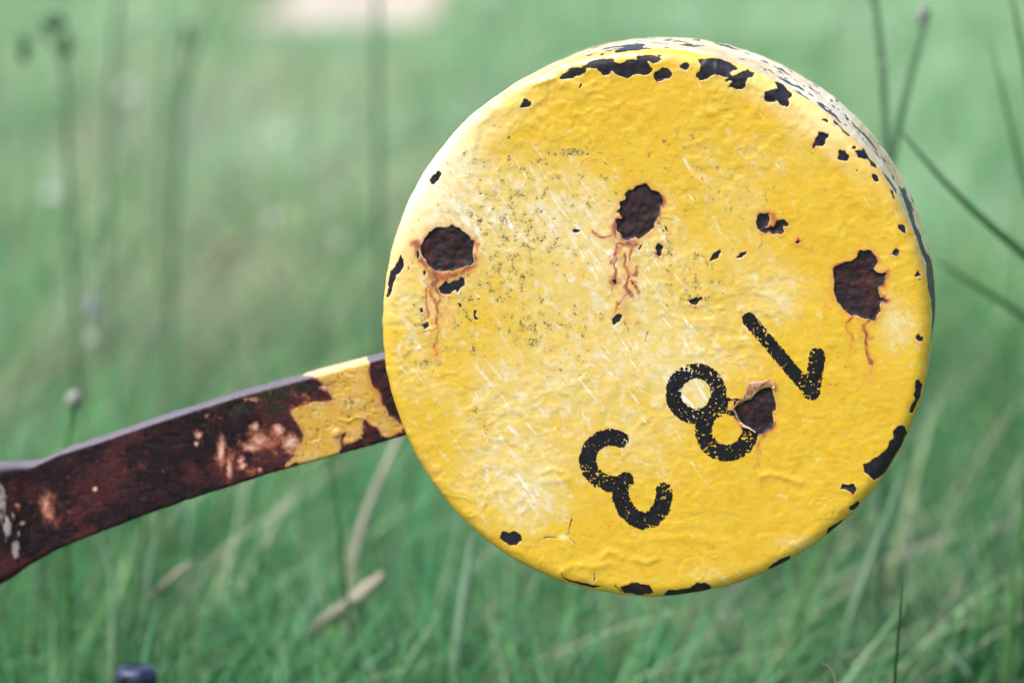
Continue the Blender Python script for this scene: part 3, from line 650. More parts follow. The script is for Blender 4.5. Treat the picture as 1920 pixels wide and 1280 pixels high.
DIGITS = {
 '1': [(np.array([(1403.7, 598.0), (1440, 640), (1480, 688), (1521, 736)]), 11.0), (np.array([(1521.5, 735), (1527, 705), (1532, 667)]), 13.6)],
 '8': [(arc((1305, 737.5), 42.5, 0, 360), 12.6), (arc((1362.5, 805), 43.5, 0, 360), 14.0), (np.array([(1345, 752), (1375, 757), (1398, 758)]), 8.5)],
 '3': [(P('R5', '1378 366 1330 352 1270 365 1218 408 1192 470 1205 535 1250 585 1310 612 1370 622 1408 595'), 13.8),
       (P('R5', '1375 615 1380 690 1405 755 1450 800 1505 822 1560 808 1602 760 1620 700 1622 655'), 14.2)],
}
def build_digit(ch):
    strokes = DIGITS[ch]
    allp = np.concatenate([s[0] for s in strokes])
    st = .8
    us = np.arange(allp[:, 0].min() - 22, allp[:, 0].max() + 22, st); vs_ = np.arange(allp[:, 1].min() - 22, allp[:, 1].max() + 22, st)
    U, Vv = np.meshgrid(us, vs_); u, v = U.ravel(), Vv.ravel()
    d = np.full(u.shape, 1e9)
    for pts, hw in strokes: d = np.minimum(d, line_d(u, v, pts) - hw - 2.2)
    edge_j = 4.5 * (fbm(u * .30, v * .30, 81, 3) - .5)
    thick = sstep(3, -8, d)                                          # thinner towards the stroke's edge
    patch = fbm(u * .035 + 11, v * .035, 85, 2)
    wornn = fbm(u * .30 + 3 * vn(u * .1, v * .1, 4), v * .34, 86, 2)
    keep = (d + edge_j < 0) & (wornn < .685 + .30 * (patch - .40) + .10 * thick)
    if ch == '8':
        keep &= poly_sdf(u, v, FLAKE_HOLE) > -1.5
        keep &= poly_sdf(u, v, P('P', '1366 752 1376 750 1375 768 1364 768')) > 0
    L = pix_on_plane(u, v, 0.0)
    chipd, _ = chip_field(u, v, np.ones_like(u), L[:, 0], L[:, 2])
    h = face_h(L[:, 0], L[:, 2], u, v, chipd)
    L[:, 1] = -h - .00016
    K = keep.reshape(U.shape)
    cell = K[:-1, :-1] & K[1:, 1:] & K[1:, :-1] & K[:-1, 1:]
    idx = np.arange(u.size).reshape(U.shape)
    q = np.stack([idx[:-1, :-1][cell], idx[1:, :-1][cell], idx[1:, 1:][cell], idx[:-1, 1:][cell]], 1)
    un, inv = np.unique(q, return_inverse=True)
    o = mesh_np('numeral', L[un], [inv.reshape(q.shape)], M_DIGIT, drum)
    return o
build_digit('1')['label'] = 'worn black stencilled numeral 1 standing upside down'
build_digit('8')['label'] = 'worn black stencilled numeral 8 broken by a rusty chip'
build_digit('3')['label'] = 'worn black stencilled numeral 3 lowest on the face'

# ------------------------------------------------------------------ lifted paint flakes
def build_flake(outer, inner, lift, label, mat=M_FLAKE, seed=0):
    """strip between the outline still stuck to the face (outer) and its free curled edge (inner)"""
    def resample(p, n):
        d = np.concatenate([[0], np.cumsum(np.hypot(*np.diff(p, axis=0).T))]); t = np.linspace(0, d[-1], n)
        return np.stack([np.interp(t, d, p[:, 0]), np.interp(t, d, p[:, 1])], 1)
    n, m = 60, 10
    A, Bq = resample(outer, n), resample(inner, n)
    vv = []
    for side in (0, 1):
        for j in range(m):
            t = j / (m - 1); q = A * (1 - t) + Bq * t
            q = q + 1.6 * (vn(np.arange(n) * .5, np.full(n, j * .4), seed)[:, None] - .5)
            up = lift * (np.sin((1 - t) * 1.5) + .25 * (vn(np.arange(n) * .23, np.full(n, j * .25), seed + 3) - .5))
            L = pix_on_plane(q[:, 0], q[:, 1], 0.0); L[:, 1] = -.0002 - np.maximum(up, .0001) - (0 if side else .0003)
            vv.append(L)
    V = np.concatenate(vv); idx = np.arange(n * m).reshape(m, n)
    q = np.stack([idx[:-1, :-1].ravel(), idx[:-1, 1:].ravel(), idx[1:, 1:].ravel(), idx[1:, :-1].ravel()], 1)
    rim = np.concatenate([idx[0, :], idx[1:, -1], idx[-1, -2::-1], idx[-2:0:-1, 0]]); r2 = np.roll(rim, -1)
    faces = [q, q[:, ::-1] + n * m, np.stack([rim, rim + n * m, r2 + n * m, r2], 1)]
    o = mesh_np('paint_flake', V, faces, mat, drum); o['label'] = label
    return o
build_flake(P('Z3', '125 640 180 530 290 480 310 400 340 310 345 260 440 190 590 200 690 160 760 200 805 195 800 290 755 322'),
            P('Z3', '130 640 230 575 330 520 430 475 470 410 530 370 560 330 620 320 680 305 700 300 720 305 750 315 755 322'), .0016,
            'curled rust backed flake of paint above the chip in the numeral 8', seed=5)
build_flake(P('Z3', '130 650 215 850 270 930 380 960 490 1030'), P('Z3', '145 650 235 840 300 900 400 950 490 1020'), .0009, 'pale broken paint lip under the chip in the numeral 8', seed=9)

# ------------------------------------------------------------------ lever arm
def interp_poly(pts, n):
    d = np.concatenate([[0], np.cumsum(np.hypot(*np.diff(pts, axis=0).T))]); t = np.linspace(0, d[-1], n)
    # smooth: cubic through chord-length samples
    x = np.interp(t, d, pts[:, 0]); y = np.interp(t, d, pts[:, 1])
    k = np.ones(9) / 9
    xs = np.convolve(np.pad(x, 4, mode='edge'), k, 'valid'); ys = np.convolve(np.pad(y, 4, mode='edge'), k, 'valid')
    xs[[0, -1]] = x[[0, -1]]; ys[[0, -1]] = y[[0, -1]]
    return np.stack([xs, ys], 1)

ARM_Y, ARM_T = .030, .025
YELP = P('Z5', '205 350 300 345 340 375 400 420 480 430 440 470 510 590 440 600 320 610 190 640 150 665 75 690 90 740 140 800 190 880 215 940 190 1010 130 1090 100 1150 40 1215 30 1250 120 1215 250 1225 330 1215 480 1165 570 1125 580 1000 590 930 640 900 600 1000 620 1030 700 1010 790 960 800 800 830 770 870 820 960 860 990 930 1060 960 1180 900 1200 850 1100 745 1060 740 1040 650 1000 640 980 590 950 490 890 430 880 350 850 300 870 230 850 190 850 100 500 170 300 250 220 310')
ARM_PALE = [(415, 845, 7, 26, 1.1), (430, 880, 6, 20, 1.0), (452, 862, 7, 14, .8), (478, 800, 9, 9, .9), (485, 825, 20, 12, .9), (522, 805, 13, 10, 1.0), (545, 830, 18, 18, 1.0), (470, 838, 18, 9, .8), (455, 872, 7, 8, .9),
            (372, 815, 7, 9, 1.0), (368, 832, 4, 5, 1.0), (178, 916, 4.5, 4.5, 1.4), (388, 780, 6, 5, .4), (487, 880, 5, 5, .9), (475, 748, 20, 5, .7), (612, 727, 14, 8, .8), (85, 945, 8, 26, .75), (92, 962, 10, 14, .7), (43, 980, 5, 4, 1.0), (36, 945, 6, 6, .6)]
ARM_OR = [(500, 830, 80, 40, .8), (430, 860, 40, 40, .7), (90, 955, 40, 45, .75), (270, 880, 60, 25, .35), (560, 750, 60, 30, .6), (600, 770, 60, 30, .4), (670, 800, 25, 20, .7), (480, 890, 30, 20, .8), (720, 835, 60, 8, .6), (400, 780, 30, 12, .6), (450, 900, 60, 20, .4), (120, 900, 50, 30, .3)]
ARM_MOSS = [(500, 740, 60, 25, .9), (440, 770, 50, 20, .7), (560, 725, 50, 20, .8), (330, 840, 60, 30, .4), (250, 905, 30, 30, .5), (555, 840, 14, 10, .6), (520, 770, 30, 20, .8)]
ARM_SCR = [(8, 935, 9, 40, 1.0), (18, 985, 9, 26, 1.0), (28, 965, 5, 14, .7), (33, 1028, 9, 22, .95), (38, 1000, 4, 10, .7)]

def arm_attrs(u, v):
    f = {}
    f['yel'] = np.full(u.shape, 40.0); ix = near(u, v, YELP, 40)
    f['yel'][ix] = np.clip(poly_sdf(u[ix], v[ix], YELP), -40, 40)
    for nm, L in (('pale', ARM_PALE), ('oran', ARM_OR), ('moss', ARM_MOSS), ('scr', ARM_SCR)):
        a = np.zeros(u.shape)
        for (cx_, cy_, rx, ry, am) in L: a = np.maximum(a, am * np.exp(-((u - cx_) / rx) ** 2 - ((v - cy_) / ry) ** 2))
        f[nm] = a
    return f

def build_arm():
    top = interp_poly(np.array([(-330, 935), (-220, 902), (-110, 884), (-20, 885), (8, 882), (30, 879), (60, 874), (110, 850), (170, 832), (255, 803), (340, 775), (450, 741), (560, 712), (660, 685), (725, 668), (800, 648), (860, 632)]), 640)
    bot = interp_poly(np.array([(-330, 1215), (-220, 1175), (-110, 1135), (-40, 1104), (0, 1085), (50, 1060), (85, 1042), (110, 1029), (180, 1001), (270, 966), (345, 941), (420, 916), (490, 893), (560, 873), (660, 846), (765, 816), (820, 801), (880, 786)]), 640)
    # pair by x so cross sections stay upright to the bar
    sx = np.linspace(0, 1, 640)
    nfr = 110
    T0, B0 = pix_on_plane(top[:, 0], top[:, 1], ARM_Y), pix_on_plane(bot[:, 0], bot[:, 1], ARM_Y)
    down = B0 - T0; L = np.linalg.norm(down, axis=1)[:, None]; dn = down / L
    rr = .0022
    prof = []                                                       # (fraction kind, along-down offset, y, normal down, normal y)
    loops = []; Ns = []
    # front face
    for t in np.linspace(0, 1, nfr): loops.append(T0 + dn * (rr + t * (L - 2 * rr))); Ns.append((0, -1))
    for a in np.linspace(0, math.pi / 2, 6)[1:]: q = B0 - dn * (rr - rr * math.sin(a)); q = q + np.array([0, rr * (1 - math.cos(a)), 0]); loops.append(q); Ns.append((math.sin(a), -math.cos(a)))
    for y in np.linspace(rr, ARM_T - rr, 14)[1:]: loops.append(B0 + np.array([0, y, 0])); Ns.append((1, 0))
    for a in np.linspace(0, math.pi / 2, 5)[1:]: loops.append(B0 - dn * (rr - rr * math.cos(a)) + np.array([0, ARM_T - rr + rr * math.sin(a), 0])); Ns.append((math.cos(a), math.sin(a)))
    for t in np.linspace(0, 1, 10)[1:]: loops.append(B0 - dn * rr - dn * (L - 2 * rr) * t + np.array([0, ARM_T, 0])); Ns.append((0, 1))
    for a in np.linspace(0, math.pi / 2, 5)[1:]: loops.append(T0 + dn * (rr - rr * math.sin(a)) + np.array([0, ARM_T - rr + rr * math.cos(a), 0])); Ns.append((-math.sin(a), math.cos(a)))
    for y in np.linspace(ARM_T - rr, rr, 20)[1:]: loops.append(T0 + np.array([0, y, 0])); Ns.append((-1, 0))
    for a in np.linspace(math.pi / 2, 0, 6)[1:-1]: loops.append(T0 + dn * (rr - rr * math.sin(a)) + np.array([0, rr * (1 - math.cos(a)), 0])); Ns.append((-math.sin(a), -math.cos(a)))
    G = np.stack(loops)                                              # (loop, along, 3)
    m, n = G.shape[:2]
    NN = np.stack([dn * a + np.array([0, b, 0]) for a, b in Ns])
    V = G.reshape(-1, 3); Nv = NN.reshape(-1, 3)
    u, v = project(to_world(V))
    f = arm_attrs(u, v)
    sx_, sz_ = V[:, 0] + V[:, 1] * .4, V[:, 2] + V[:, 1] * .6
    h = .0010 * (fbm(sx_ * 40, sz_ * 40, 101, 3) - .5) + .0004 * (fbm(sx_ * 150, sz_ * 150, 104, 3) - .5)
    pitn = fbm(sx_ * 260, sz_ * 260, 108, 2); h -= .0003 * sstep(.62, .75, pitn)
    yj = f['yel'] + 12 * (fbm(sx_ * 260, sz_ * 260, 120, 3) - .5)
    h += .00014 * sstep(2, -2, yj) * (.8 + .9 * fbm(sx_ * 110, sz_ * 110, 122, 3)) + .00006 * np.exp(-((yj + 1.5) / 2.5) ** 2)
    rg = P('Z5', '580 780 650 800 740 750 830 770 880 825 950 860 990 930 1060 960')
    d = line_d(u, v, rg); h += .0004 * np.exp(-(d / 3) ** 2) * (v > 0)
    bl = np.hypot(u - 631, v - 812); h += .0012 * sstep(11, 3, bl)
    # forged swelling where the arm turns towards the pivot
    edgeline = 46 + .10 * (v - 900) - 8 * sstep(880, 930, v)
    sw = sstep(70, -30, u - edgeline + 26)
    h += np.where(Nv[:, 1] < -.5, 1, .3) * .0045 * sw
    h += -.0005 * np.exp(-((u - edgeline - 6) / 12) ** 2) * (Nv[:, 1] < -.5)
    h += .0018 * np.clip(f['scr'], 0, 1) * (fbm(u * .16, v * .04, 130, 3) - .2)
    V = V + Nv * h[:, None]
    idx = np.arange(m * n).reshape(m, n); nxt = np.roll(idx, -1, 0)
    q = np.stack([idx[:, :-1].ravel(), nxt[:, :-1].ravel(), nxt[:, 1:].ravel(), idx[:, 1:].ravel()], 1)
    f['topsheen'] = sstep(-.35, -.95, np.repeat([a for a, b in Ns], n))  # mask of upward faces for the painted sky sheen
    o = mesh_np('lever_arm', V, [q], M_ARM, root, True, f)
    o['label'] = 'dark rusty flat lever bar with a patch of peeling yellow paint'
    return o
build_arm()

# ------------------------------------------------------------------ pivot stand carrying the lever, left of the frame
def lathe(prof, n=40):
    v, f = [], []
    for (r, z) in prof:
        for i in range(n): v.append((r * math.cos(2 * math.pi * i / n), r * math.sin(2 * math.pi * i / n), z))
    for k in range(len(prof) - 1):
        for i in range(n): f.append((k * n + i, k * n + (i + 1) % n, (k + 1) * n + (i + 1) % n, (k + 1) * n + i))
    return np.array(v), np.array(f)

M_STEEL = mat_simple('weathered_dark_steel', (0.060, 0.036, 0.034), .5, scale=90, col2=(0.016, 0.012, 0.016), bump=.5)
def stand():
    e = to_world(pix_on_plane(np.array([-300.]), np.array([1060.]), ARM_Y + .015))[0]
    st = empty('lever_stand', (e[0], e[1], 0), 'rusty iron pivot stand holding the left end of the lever arm', 'stand')
    st.rotation_euler.z = -YAW
    def block(nm, x0, x1, y0, y1, z0, z1, bev=.006, taper=0.0):
        import bmesh
        bm = bmesh.new(); bmesh.ops.create_cube(bm, size=1)
        for q in bm.verts:
            t = 1 - taper * (q.co.z > 0)
            q.co = ((x0 + x1) / 2 + q.co.x * (x1 - x0) * t, (y0 + y1) / 2 + q.co.y * (y1 - y0) * t, (z0 + z1) / 2 + q.co.z * (z1 - z0))
        bmesh.ops.bevel(bm, geom=bm.edges[:], offset=bev, segments=3, affect='EDGES', profile=.5)
        me = bpy.data.meshes.new(nm); bm.to_mesh(me); bm.free(); me.materials.append(M_STEEL)
        o = bpy.data.objects.new(nm, me); COL.objects.link(o); o.parent = st
    block('base_plate', -.16, .30, -.11, .13, -.01, .03)
    block('cheek_plate', -.055, .055, -.040, -.026, .031, e[2] + .05, .004, .25)
    block('cheek_plate', -.055, .055, .026, .040, .031, e[2] + .05, .004, .25)
    v, f = lathe([(.001, -.055), (.02, -.055), (.022, -.052), (.022, .052), (.02, .055), (.001, .055)])
    v = v[:, [0, 2, 1]]; v[:, 2] += e[2]
    mesh_np('pivot_pin', v, [f], M_STEEL, st)
    return st, e
STAND, PIV = stand()

# bolt poking up at the lower left
def bolt():
    n = N('blued_steel'); p = n.obj(); a = n.noise(p, 160, 3, .6)
    m = n.done(n.bsdf(n.mix(n.step(a, .4, .65), (0.020, 0.024, 0.045), (0.055, 0.075, 0.16)), n.mixf(a, .18, .5), .7, n.bump(a, .0008, .5), .55))
    c = at(255., 1249., 1.80); foot = np.array([c[0], c[1], 0.02]); H = c[2] - foot[2]
    b = empty('bolt', foot, 'dark blue steel bolt end poking up among the grass under the lever', 'bolt')
    prof = [(.0124, 0.0)]
    z = 0.01
    while z < H - .034:
        prof += [(.0124, z), (.0112, z + .0012), (.0124, z + .0024)]; z += .0026
    v, f = lathe(prof + [(.0112, H - .030), (.0112, H - .016)]); mesh_np('threaded_shank', v, [f], M_STEEL, b)
    v, f = lathe([(.0112, H - .0165), (.0131, H - .0155), (.0134, H - .006), (.0128, H - .0025), (.0110, H - .0006), (.0085, H), (.0070, H - .0012), (.0001, H - .0016)])
    mesh_np('rounded_tip', v, [f], m, b)
    v, f = lathe([(.0125, .0), (.022, .0), (.023, .002), (.023, .016), (.021, .018), (.0125, .018)], 6); mesh_np('nut', v, [f], M_STEEL, b, False)
bolt()

# ------------------------------------------------------------------ grass
def blades(x, y, z, h, wd, az, lean, curl, tone, seg=5):
    """curved, folded blades; returns verts, faces, tone, along"""
    n = len(x); t = np.linspace(0, 1, seg + 1)
    dx, dy = np.cos(az), np.sin(az)
    off = lean[:, None] * t + curl[:, None] * t ** 2.2                # horizontal run as a fraction of height
    hz = t[None, :] * (1 - .35 * np.clip(curl, 0, 2)[:, None] * t ** 2)
    cx_ = x[:, None] + dx[:, None] * off * h[:, None]; cy_ = y[:, None] + dy[:, None] * off * h[:, None]
    cz_ = z[:, None] + hz * h[:, None]
    ww = wd[:, None] * (1 - t ** 1.8 * .96) * (.55 + .45 * np.minimum(1, t * 5))
    tw = az[:, None] + math.pi / 2 + (tone[:, None] - .5) * 2.2 * t
    sx_, sy_ = np.cos(tw) * ww * .5, np.sin(tw) * ww * .5
    Vl = np.stack([cx_ - sx_, cy_ - sy_, cz_], -1); Vr = np.stack([cx_ + sx_, cy_ + sy_, cz_], -1)
    V = np.stack([Vl, Vr], 2).reshape(n, -1, 3)
    k = 2 * (seg + 1)
    q = []
    for s in range(seg): q.append([2 * s, 2 * s + 1, 2 * s + 3, 2 * s + 2])
    q = np.array(q)
    Fq = (np.arange(n) * k)[:, None, None] + q[None]
    return V.reshape(-1, 3), Fq.reshape(-1, 4), np.repeat(tone, k), np.tile(np.repeat(t, 2), n)

def meadow():
    xs, ys = [], []
    bands = [(1.05, 1.70, 900), (1.70, 2.6, 12000), (2.6, 4.0, 5500), (4.0, 6.5, 2000), (6.5, 10, 1300), (10, 16, 700), (16, 28, 200)]
    W = []
    for (a, b, dens) in bands:
        hw = .24 * b + .55
        n = int((b - a) * 2 * hw * dens)
        xs.append(rng.uniform(-hw, hw, n)); ys.append(rng.uniform(a, b, n)); W.append(np.full(n, math.sqrt(3600 / dens) if a >= 2.6 else 1.0))
    x, y, wk = np.concatenate(xs), np.concatenate(ys), np.concatenate(W)
    # clumping, and nothing on the gravel
    cl = fbm(x * 2.2, y * 2.2, 201, 3)
    inp = poly_sdf(x, y, PATH) < 0.05
    keep = (rng.random(len(x)) < sstep(.18, .58, cl) * .9 + .1) & ~inp
    x, y, wk, cl = x[keep], y[keep], wk[keep], cl[keep]
    n = len(x)
    hgt = np.clip(rng.lognormal(math.log(.165), .28, n), .05, .36) * (.72 + .6 * cl)
    hgt = hgt * np.where((np.abs(x + .85) < .75) & (y > 9.5) & (y < 15), .5, 1)
    hgt = np.where(y < 1.72, np.minimum(hgt, .15), np.where(y < 2.15, np.minimum(hgt * 1.12, .225), hgt))
    wd = np.clip(rng.lognormal(math.log(.0031), .5, n), .0010, .009) * np.minimum(wk, 2.6)
    sp = fbm(x * 1.6 + 30, y * 1.0, 210, 3); dry = sstep(.52, .72, fbm(x * 1.3 + 70, y * .9, 220, 3))
    tone = np.clip(rng.beta(.95, 1.25, n) * .80 + (sp - .5) * 1.1, 0, .84)
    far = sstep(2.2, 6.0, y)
    tone = np.clip(tone * (.74 - .12 * far) + .50 * far, 0, .87)  # distance veil and brighter light painted in: tone paler farther off
    # drifts of dead and of mauve flowering grass
    mauve = np.zeros(n)
    for (mx, my, sx_, sy_, am) in ((-.42, 4.1, .17, .9, .75), (-.30, 5.6, .25, .8, .45), (-.62, 3.3, .12, .5, .5), (.085, 2.15, .05, .14, .75), (.16, 2.45, .05, .2, .5), (-.36, 2.2, .04, .12, .45), (.30, 2.3, .04, .2, .35), (-.9, 6.5, .2, 1.2, .4), (-.75, 8.5, .5, 1.5, .35)):
        mauve = np.maximum(mauve, am * np.exp(-((x - mx) / sx_) ** 2 - ((y - my) / sy_) ** 2))
    q = rng.random(n); tone = np.where(q < .008 + .08 * far + .05 * dry, rng.uniform(.89, .95, n), np.where(q > .945, rng.uniform(.70, .88, n), tone))
    tone = np.where(rng.random(n) < mauve * 1.15 + .006 + .12 * far * (x < .2) + .02 * far, rng.uniform(.96, 1.0, n), tone)
    # taller flowering stalks standing out of the sward
    ns = 260
    yy = rng.uniform(2.9, 12, ns); xx = rng.uniform(-1, 1, ns) * (.24 * yy + .4)
    x = np.append(x, xx); y = np.append(y, yy); hgt = np.append(hgt, rng.uniform(.30, .62, ns)); wd = np.append(wd, rng.uniform(.0022, .0050, ns) * (1 + yy * .08))
    tone = np.append(tone, np.where(rng.random(ns) < .25, rng.uniform(.86, 1, ns), rng.uniform(.0, .85, ns))); n = len(x)
    lean = np.abs(rng.normal(.2, .55, n)); curl = np.abs(rng.normal(.3, .6, n)); lean[-ns:] = np.abs(rng.normal(0, .10, ns)); curl[-ns:] = np.abs(rng.normal(0, .10, ns))
    nearm = y < 2.1; lean[nearm] = np.minimum(lean[nearm], .9); curl[nearm] = np.minimum(curl[nearm], .6)
    z = ground_h(x, y) - .004
    hue = np.clip(rng.random(n) ** 2.2 * (.25 + 1.3 * fbm(x * .9 + 50, y * .7, 230, 3)), 0, 1)
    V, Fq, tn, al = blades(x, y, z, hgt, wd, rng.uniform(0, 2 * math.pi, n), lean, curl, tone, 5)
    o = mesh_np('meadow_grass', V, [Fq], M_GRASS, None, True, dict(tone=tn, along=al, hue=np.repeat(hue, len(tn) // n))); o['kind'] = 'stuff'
    o['label'] = 'green meadow grass'
    print('blades', n)
meadow()

# ------------------------------------------------------------------ single plants that can be told apart
def tube(pts, rad, n=8):
    pts = np.asarray(pts, float); rad = np.broadcast_to(rad, (len(pts),)); V = []
    for i, p_ in enumerate(pts):
        t = pts[min(i + 1, len(pts) - 1)] - pts[max(i - 1, 0)]; t = t / (np.linalg.norm(t) + 1e-9)
        a = np.cross(t, (0.3, 1, .2)); a /= np.linalg.norm(a); b = np.cross(t, a)
        for k in range(n):
            q = 2 * math.pi * k / n; V.append(p_ + rad[i] * (math.cos(q) * a + math.sin(q) * b))
    idx = np.arange(len(pts) * n).reshape(-1, n); nx_ = np.roll(idx, -1, 1)
    Fq = np.stack([idx[:-1].ravel(), nx_[:-1].ravel(), nx_[1:].ravel(), idx[1:].ravel()], 1)
    return np.array(V), Fq

def smooth_path(p, n=26):
    p = np.asarray(p, float); d = np.concatenate([[0], np.cumsum(np.linalg.norm(np.diff(p, axis=0), axis=1))])
    t = np.linspace(0, d[-1], n)
    q = np.stack([np.interp(t, d, p[:, k]) for k in range(3)], 1)
    for _ in range(3): q[1:-1] = .25 * q[:-2] + .5 * q[1:-1] + .25 * q[2:]
    return q

def path3(uv, d, foot=None, rooted=True):
    """tip first; ends on the ground"""
    p = at(np.array([a for a, _ in uv], float), np.array([b for _, b in uv], float), d)
    last = p[-1]
    fx = last[0] + (foot or 0)
    f = np.array([fx, last[1] + .02, float(ground_h(np.array(fx), np.array(last[1]))) - .01])
    if rooted and last[2] > f[2] + .02: p = np.vstack([p, f])
    return smooth_path(p)

def ribbon(path, wd, tip=.15, twist=0.6, thick=.0005):
    n = len(path); s = np.linspace(0, 1, n)
    w_ = wd * np.clip(tip + (1 - tip) * np.minimum(1, s * 3.2) ** .7, 0, 1) * (1 - .25 * s)
    V = []
    for i, p_ in enumerate(path):
        t = path[min(i + 1, n - 1)] - path[max(i - 1, 0)]; t /= np.linalg.norm(t) + 1e-9
        vw = p_ - CAM; vw = vw / np.linalg.norm(vw)
        a = np.cross(t, vw); a /= np.linalg.norm(a); b = np.cross(a, t)
        ang = twist * (s[i] - .3); a2 = a * math.cos(ang) + b * math.sin(ang); b2 = b * math.cos(ang) - a * math.sin(ang)
        V += [p_ - a2 * w_[i] * .5, p_ + b2 * w_[i] * .16, p_ + a2 * w_[i] * .5, p_ + b2 * (w_[i] * .16 + thick)]
    idx = np.arange(4 * n).reshape(n, 4); nx_ = np.roll(idx, -1, 1)
    Fq = np.stack([idx[:-1].ravel(), nx_[:-1].ravel(), nx_[1:].ravel(), idx[1:].ravel()], 1)
    return np.array(V), Fq

def leaf_mat(name, a, b, trans=.3, rough=.45):
    return leafy(name, [(0, a), (1, b)], rough, trans)
M_DKBLADE = leaf_mat('dark_green_blade', (0.028, 0.085, 0.034), (0.050, 0.125, 0.050), .2)
M_PALEBLADE = leaf_mat('pale_green_blade', (0.14, 0.26, 0.16), (0.19, 0.31, 0.22))
M_MIDBLADE = leaf_mat('fresh_green_blade', (0.06, 0.17, 0.05), (0.09, 0.21, 0.07))
M_STRAW = leaf_mat('dry_straw', (0.34, 0.32, 0.27), (0.42, 0.40, 0.34))
M_STEM = leaf_mat('grass_stem', (0.045, 0.100, 0.055), (0.075, 0.145, 0.080), .1)
M_WHITE = mat_simple('white_petal', (0.48, 0.51, 0.58), .7, .1)
M_YELLOW = mat_simple('yellow_petal', (0.28, 0.38, 0.10), .7, .3)
M_PURPLE = mat_simple('purple_petal', (0.20, 0.17, 0.30), .7, .3)
M_RED = mat_simple('reddish_seed', (0.22, 0.085, 0.085), .7, .4)
M_FLUFF = mat_simple('pale_seed_fluff', (0.19, 0.21, 0.19), .8, .3)

def blade_thing(uv, d, wd, mat, label, cat='grass', name='tall_grass', foot=None, group=None, tip=.15, twist=.6, rooted=True):
    pth = path3(uv, d, foot, rooted); base = pth[-1].copy()
    V, Fq = ribbon(pth, wd, tip, twist)
    if not rooted: V = V + np.repeat(rng.normal(0, .0007, (len(pth), 3)), 4, 0)
    k = len(V); o = mesh_np(name, V - base, [Fq], mat, None, True, dict(tone=np.full(k, rng.random()), along=np.linspace(1, 0, k)))
    o.location = base
    return tag(o, label, cat, group)

blade_thing([(1688, 245), (1745, 318), (1830, 405), (1925, 480), (2030, 560)], 1.93, .0085, M_DKBLADE, 'broad dark green blade arching down to the right edge beside the weight', foot=.05)
blade_thing([(1752, 486), (1830, 535), (1925, 592), (2020, 660)], 2.12, .0085, M_DKBLADE, 'blurred dark blade slanting below the broad arching blade at right', foot=.05)
blade_thing([(1856, 78), (1880, 165), (1904, 280), (1938, 410), (2000, 560)], 2.08, .0055, M_DKBLADE, 'narrow dark blade near the upper right corner, steeper than the two slanting blades below it')
blade_thing([(1885, -60), (1905, 40), (1932, 140), (1950, 400)], 2.0, .007, M_DKBLADE, 'dark blade tip cut by the upper right corner of the view')
blade_thing([(886, 1000), (872, 1100), (858, 1200), (846, 1300)], 2.02, .0085, M_PALEBLADE, 'pale blue green blade standing under the left half of the weight', tip=.5)
blade_thing([(1693, 1085), (1686, 1170), (1676, 1290)], 1.66, .0026, M_DKBLADE, 'thin sharp dark green blade at lower right, almost in focus', twist=.2)
blade_thing([(1541, 1243), (1543, 1226), (1551, 1216), (1558, 1222), (1565, 1246), (1574, 1296)], 1.63, .0012, M_STRAW, 'thin hooked grass tip folded over at the bottom right, in focus', tip=.6, twist=.1)
blade_thing([(1918, 930), (1908, 1030), (1896, 1150), (1885, 1300)], 1.95, .0060, M_MIDBLADE, 'fresh green upright blade at the lower right edge')
blade_thing([(770, 770), (735, 850), (692, 940), (660, 1050)], 2.20, .0062, M_STRAW, 'pale straw blade leaning behind the lower left rim of the weight', 'dry grass', 'dry_grass', tip=.6)
blade_thing([(716, 1078), (650, 1134), (606, 1166), (572, 1196)], 2.08, .0115, M_STRAW, 'broad pale dead leaf lying in the grass under the lever arm', 'dry grass', 'dry_grass', tip=.35, rooted=False)
blade_thing([(352, 1056), (320, 1085), (286, 1118)], 2.05, .0060, M_STRAW, 'short pale dry leaf slanting above the bolt', 'dry grass', 'dry_grass', tip=.3, rooted=False)
blade_thing([(1700, 860), (1665, 960), (1620, 1080), (1580, 1200)], 2.05, .0060, M_PALEBLADE, 'long pale blade leaning left, right of the weight')
blade_thing([(190, 1010), (215, 1100), (210, 1290)], 1.98, .0060, M_PALEBLADE, 'pale upright blade above and left of the bolt')
blade_thing([(300, 880), (290, 1010), (270, 1160)], 2.05, .0055, M_PALEBLADE, 'pale blade rising behind the lever arm above the bolt')
blade_thing([(1590, 860), (1560, 990), (1500, 1130), (1470, 1300)], 2.1, .0060, M_MIDBLADE, 'fresh green blade close under the right rim of the weight')

def blob(c, r, sq=(1, 1, 1), seed=0, n=18, m=12, rough=.35):
    th = np.linspace(0, math.pi, m); ph = np.linspace(0, 2 * math.pi, n, endpoint=False)
    T, Q = np.meshgrid(th, ph, indexing='ij')
    k = 1 + rough * (vn(Q * 3.2 + seed, T * 5, seed) - .5) * np.sin(T)
    V = np.stack([np.sin(T) * np.cos(Q) * k * sq[0], np.sin(T) * np.sin(Q) * k * sq[1], np.cos(T) * k * sq[2]], -1).reshape(-1, 3) * r + c
    idx = np.arange(n * m).reshape(m, n); nx_ = np.roll(idx, -1, 1)
    return V, np.stack([idx[:-1].ravel(), idx[1:].ravel(), nx_[1:].ravel(), nx_[:-1].ravel()], 1)

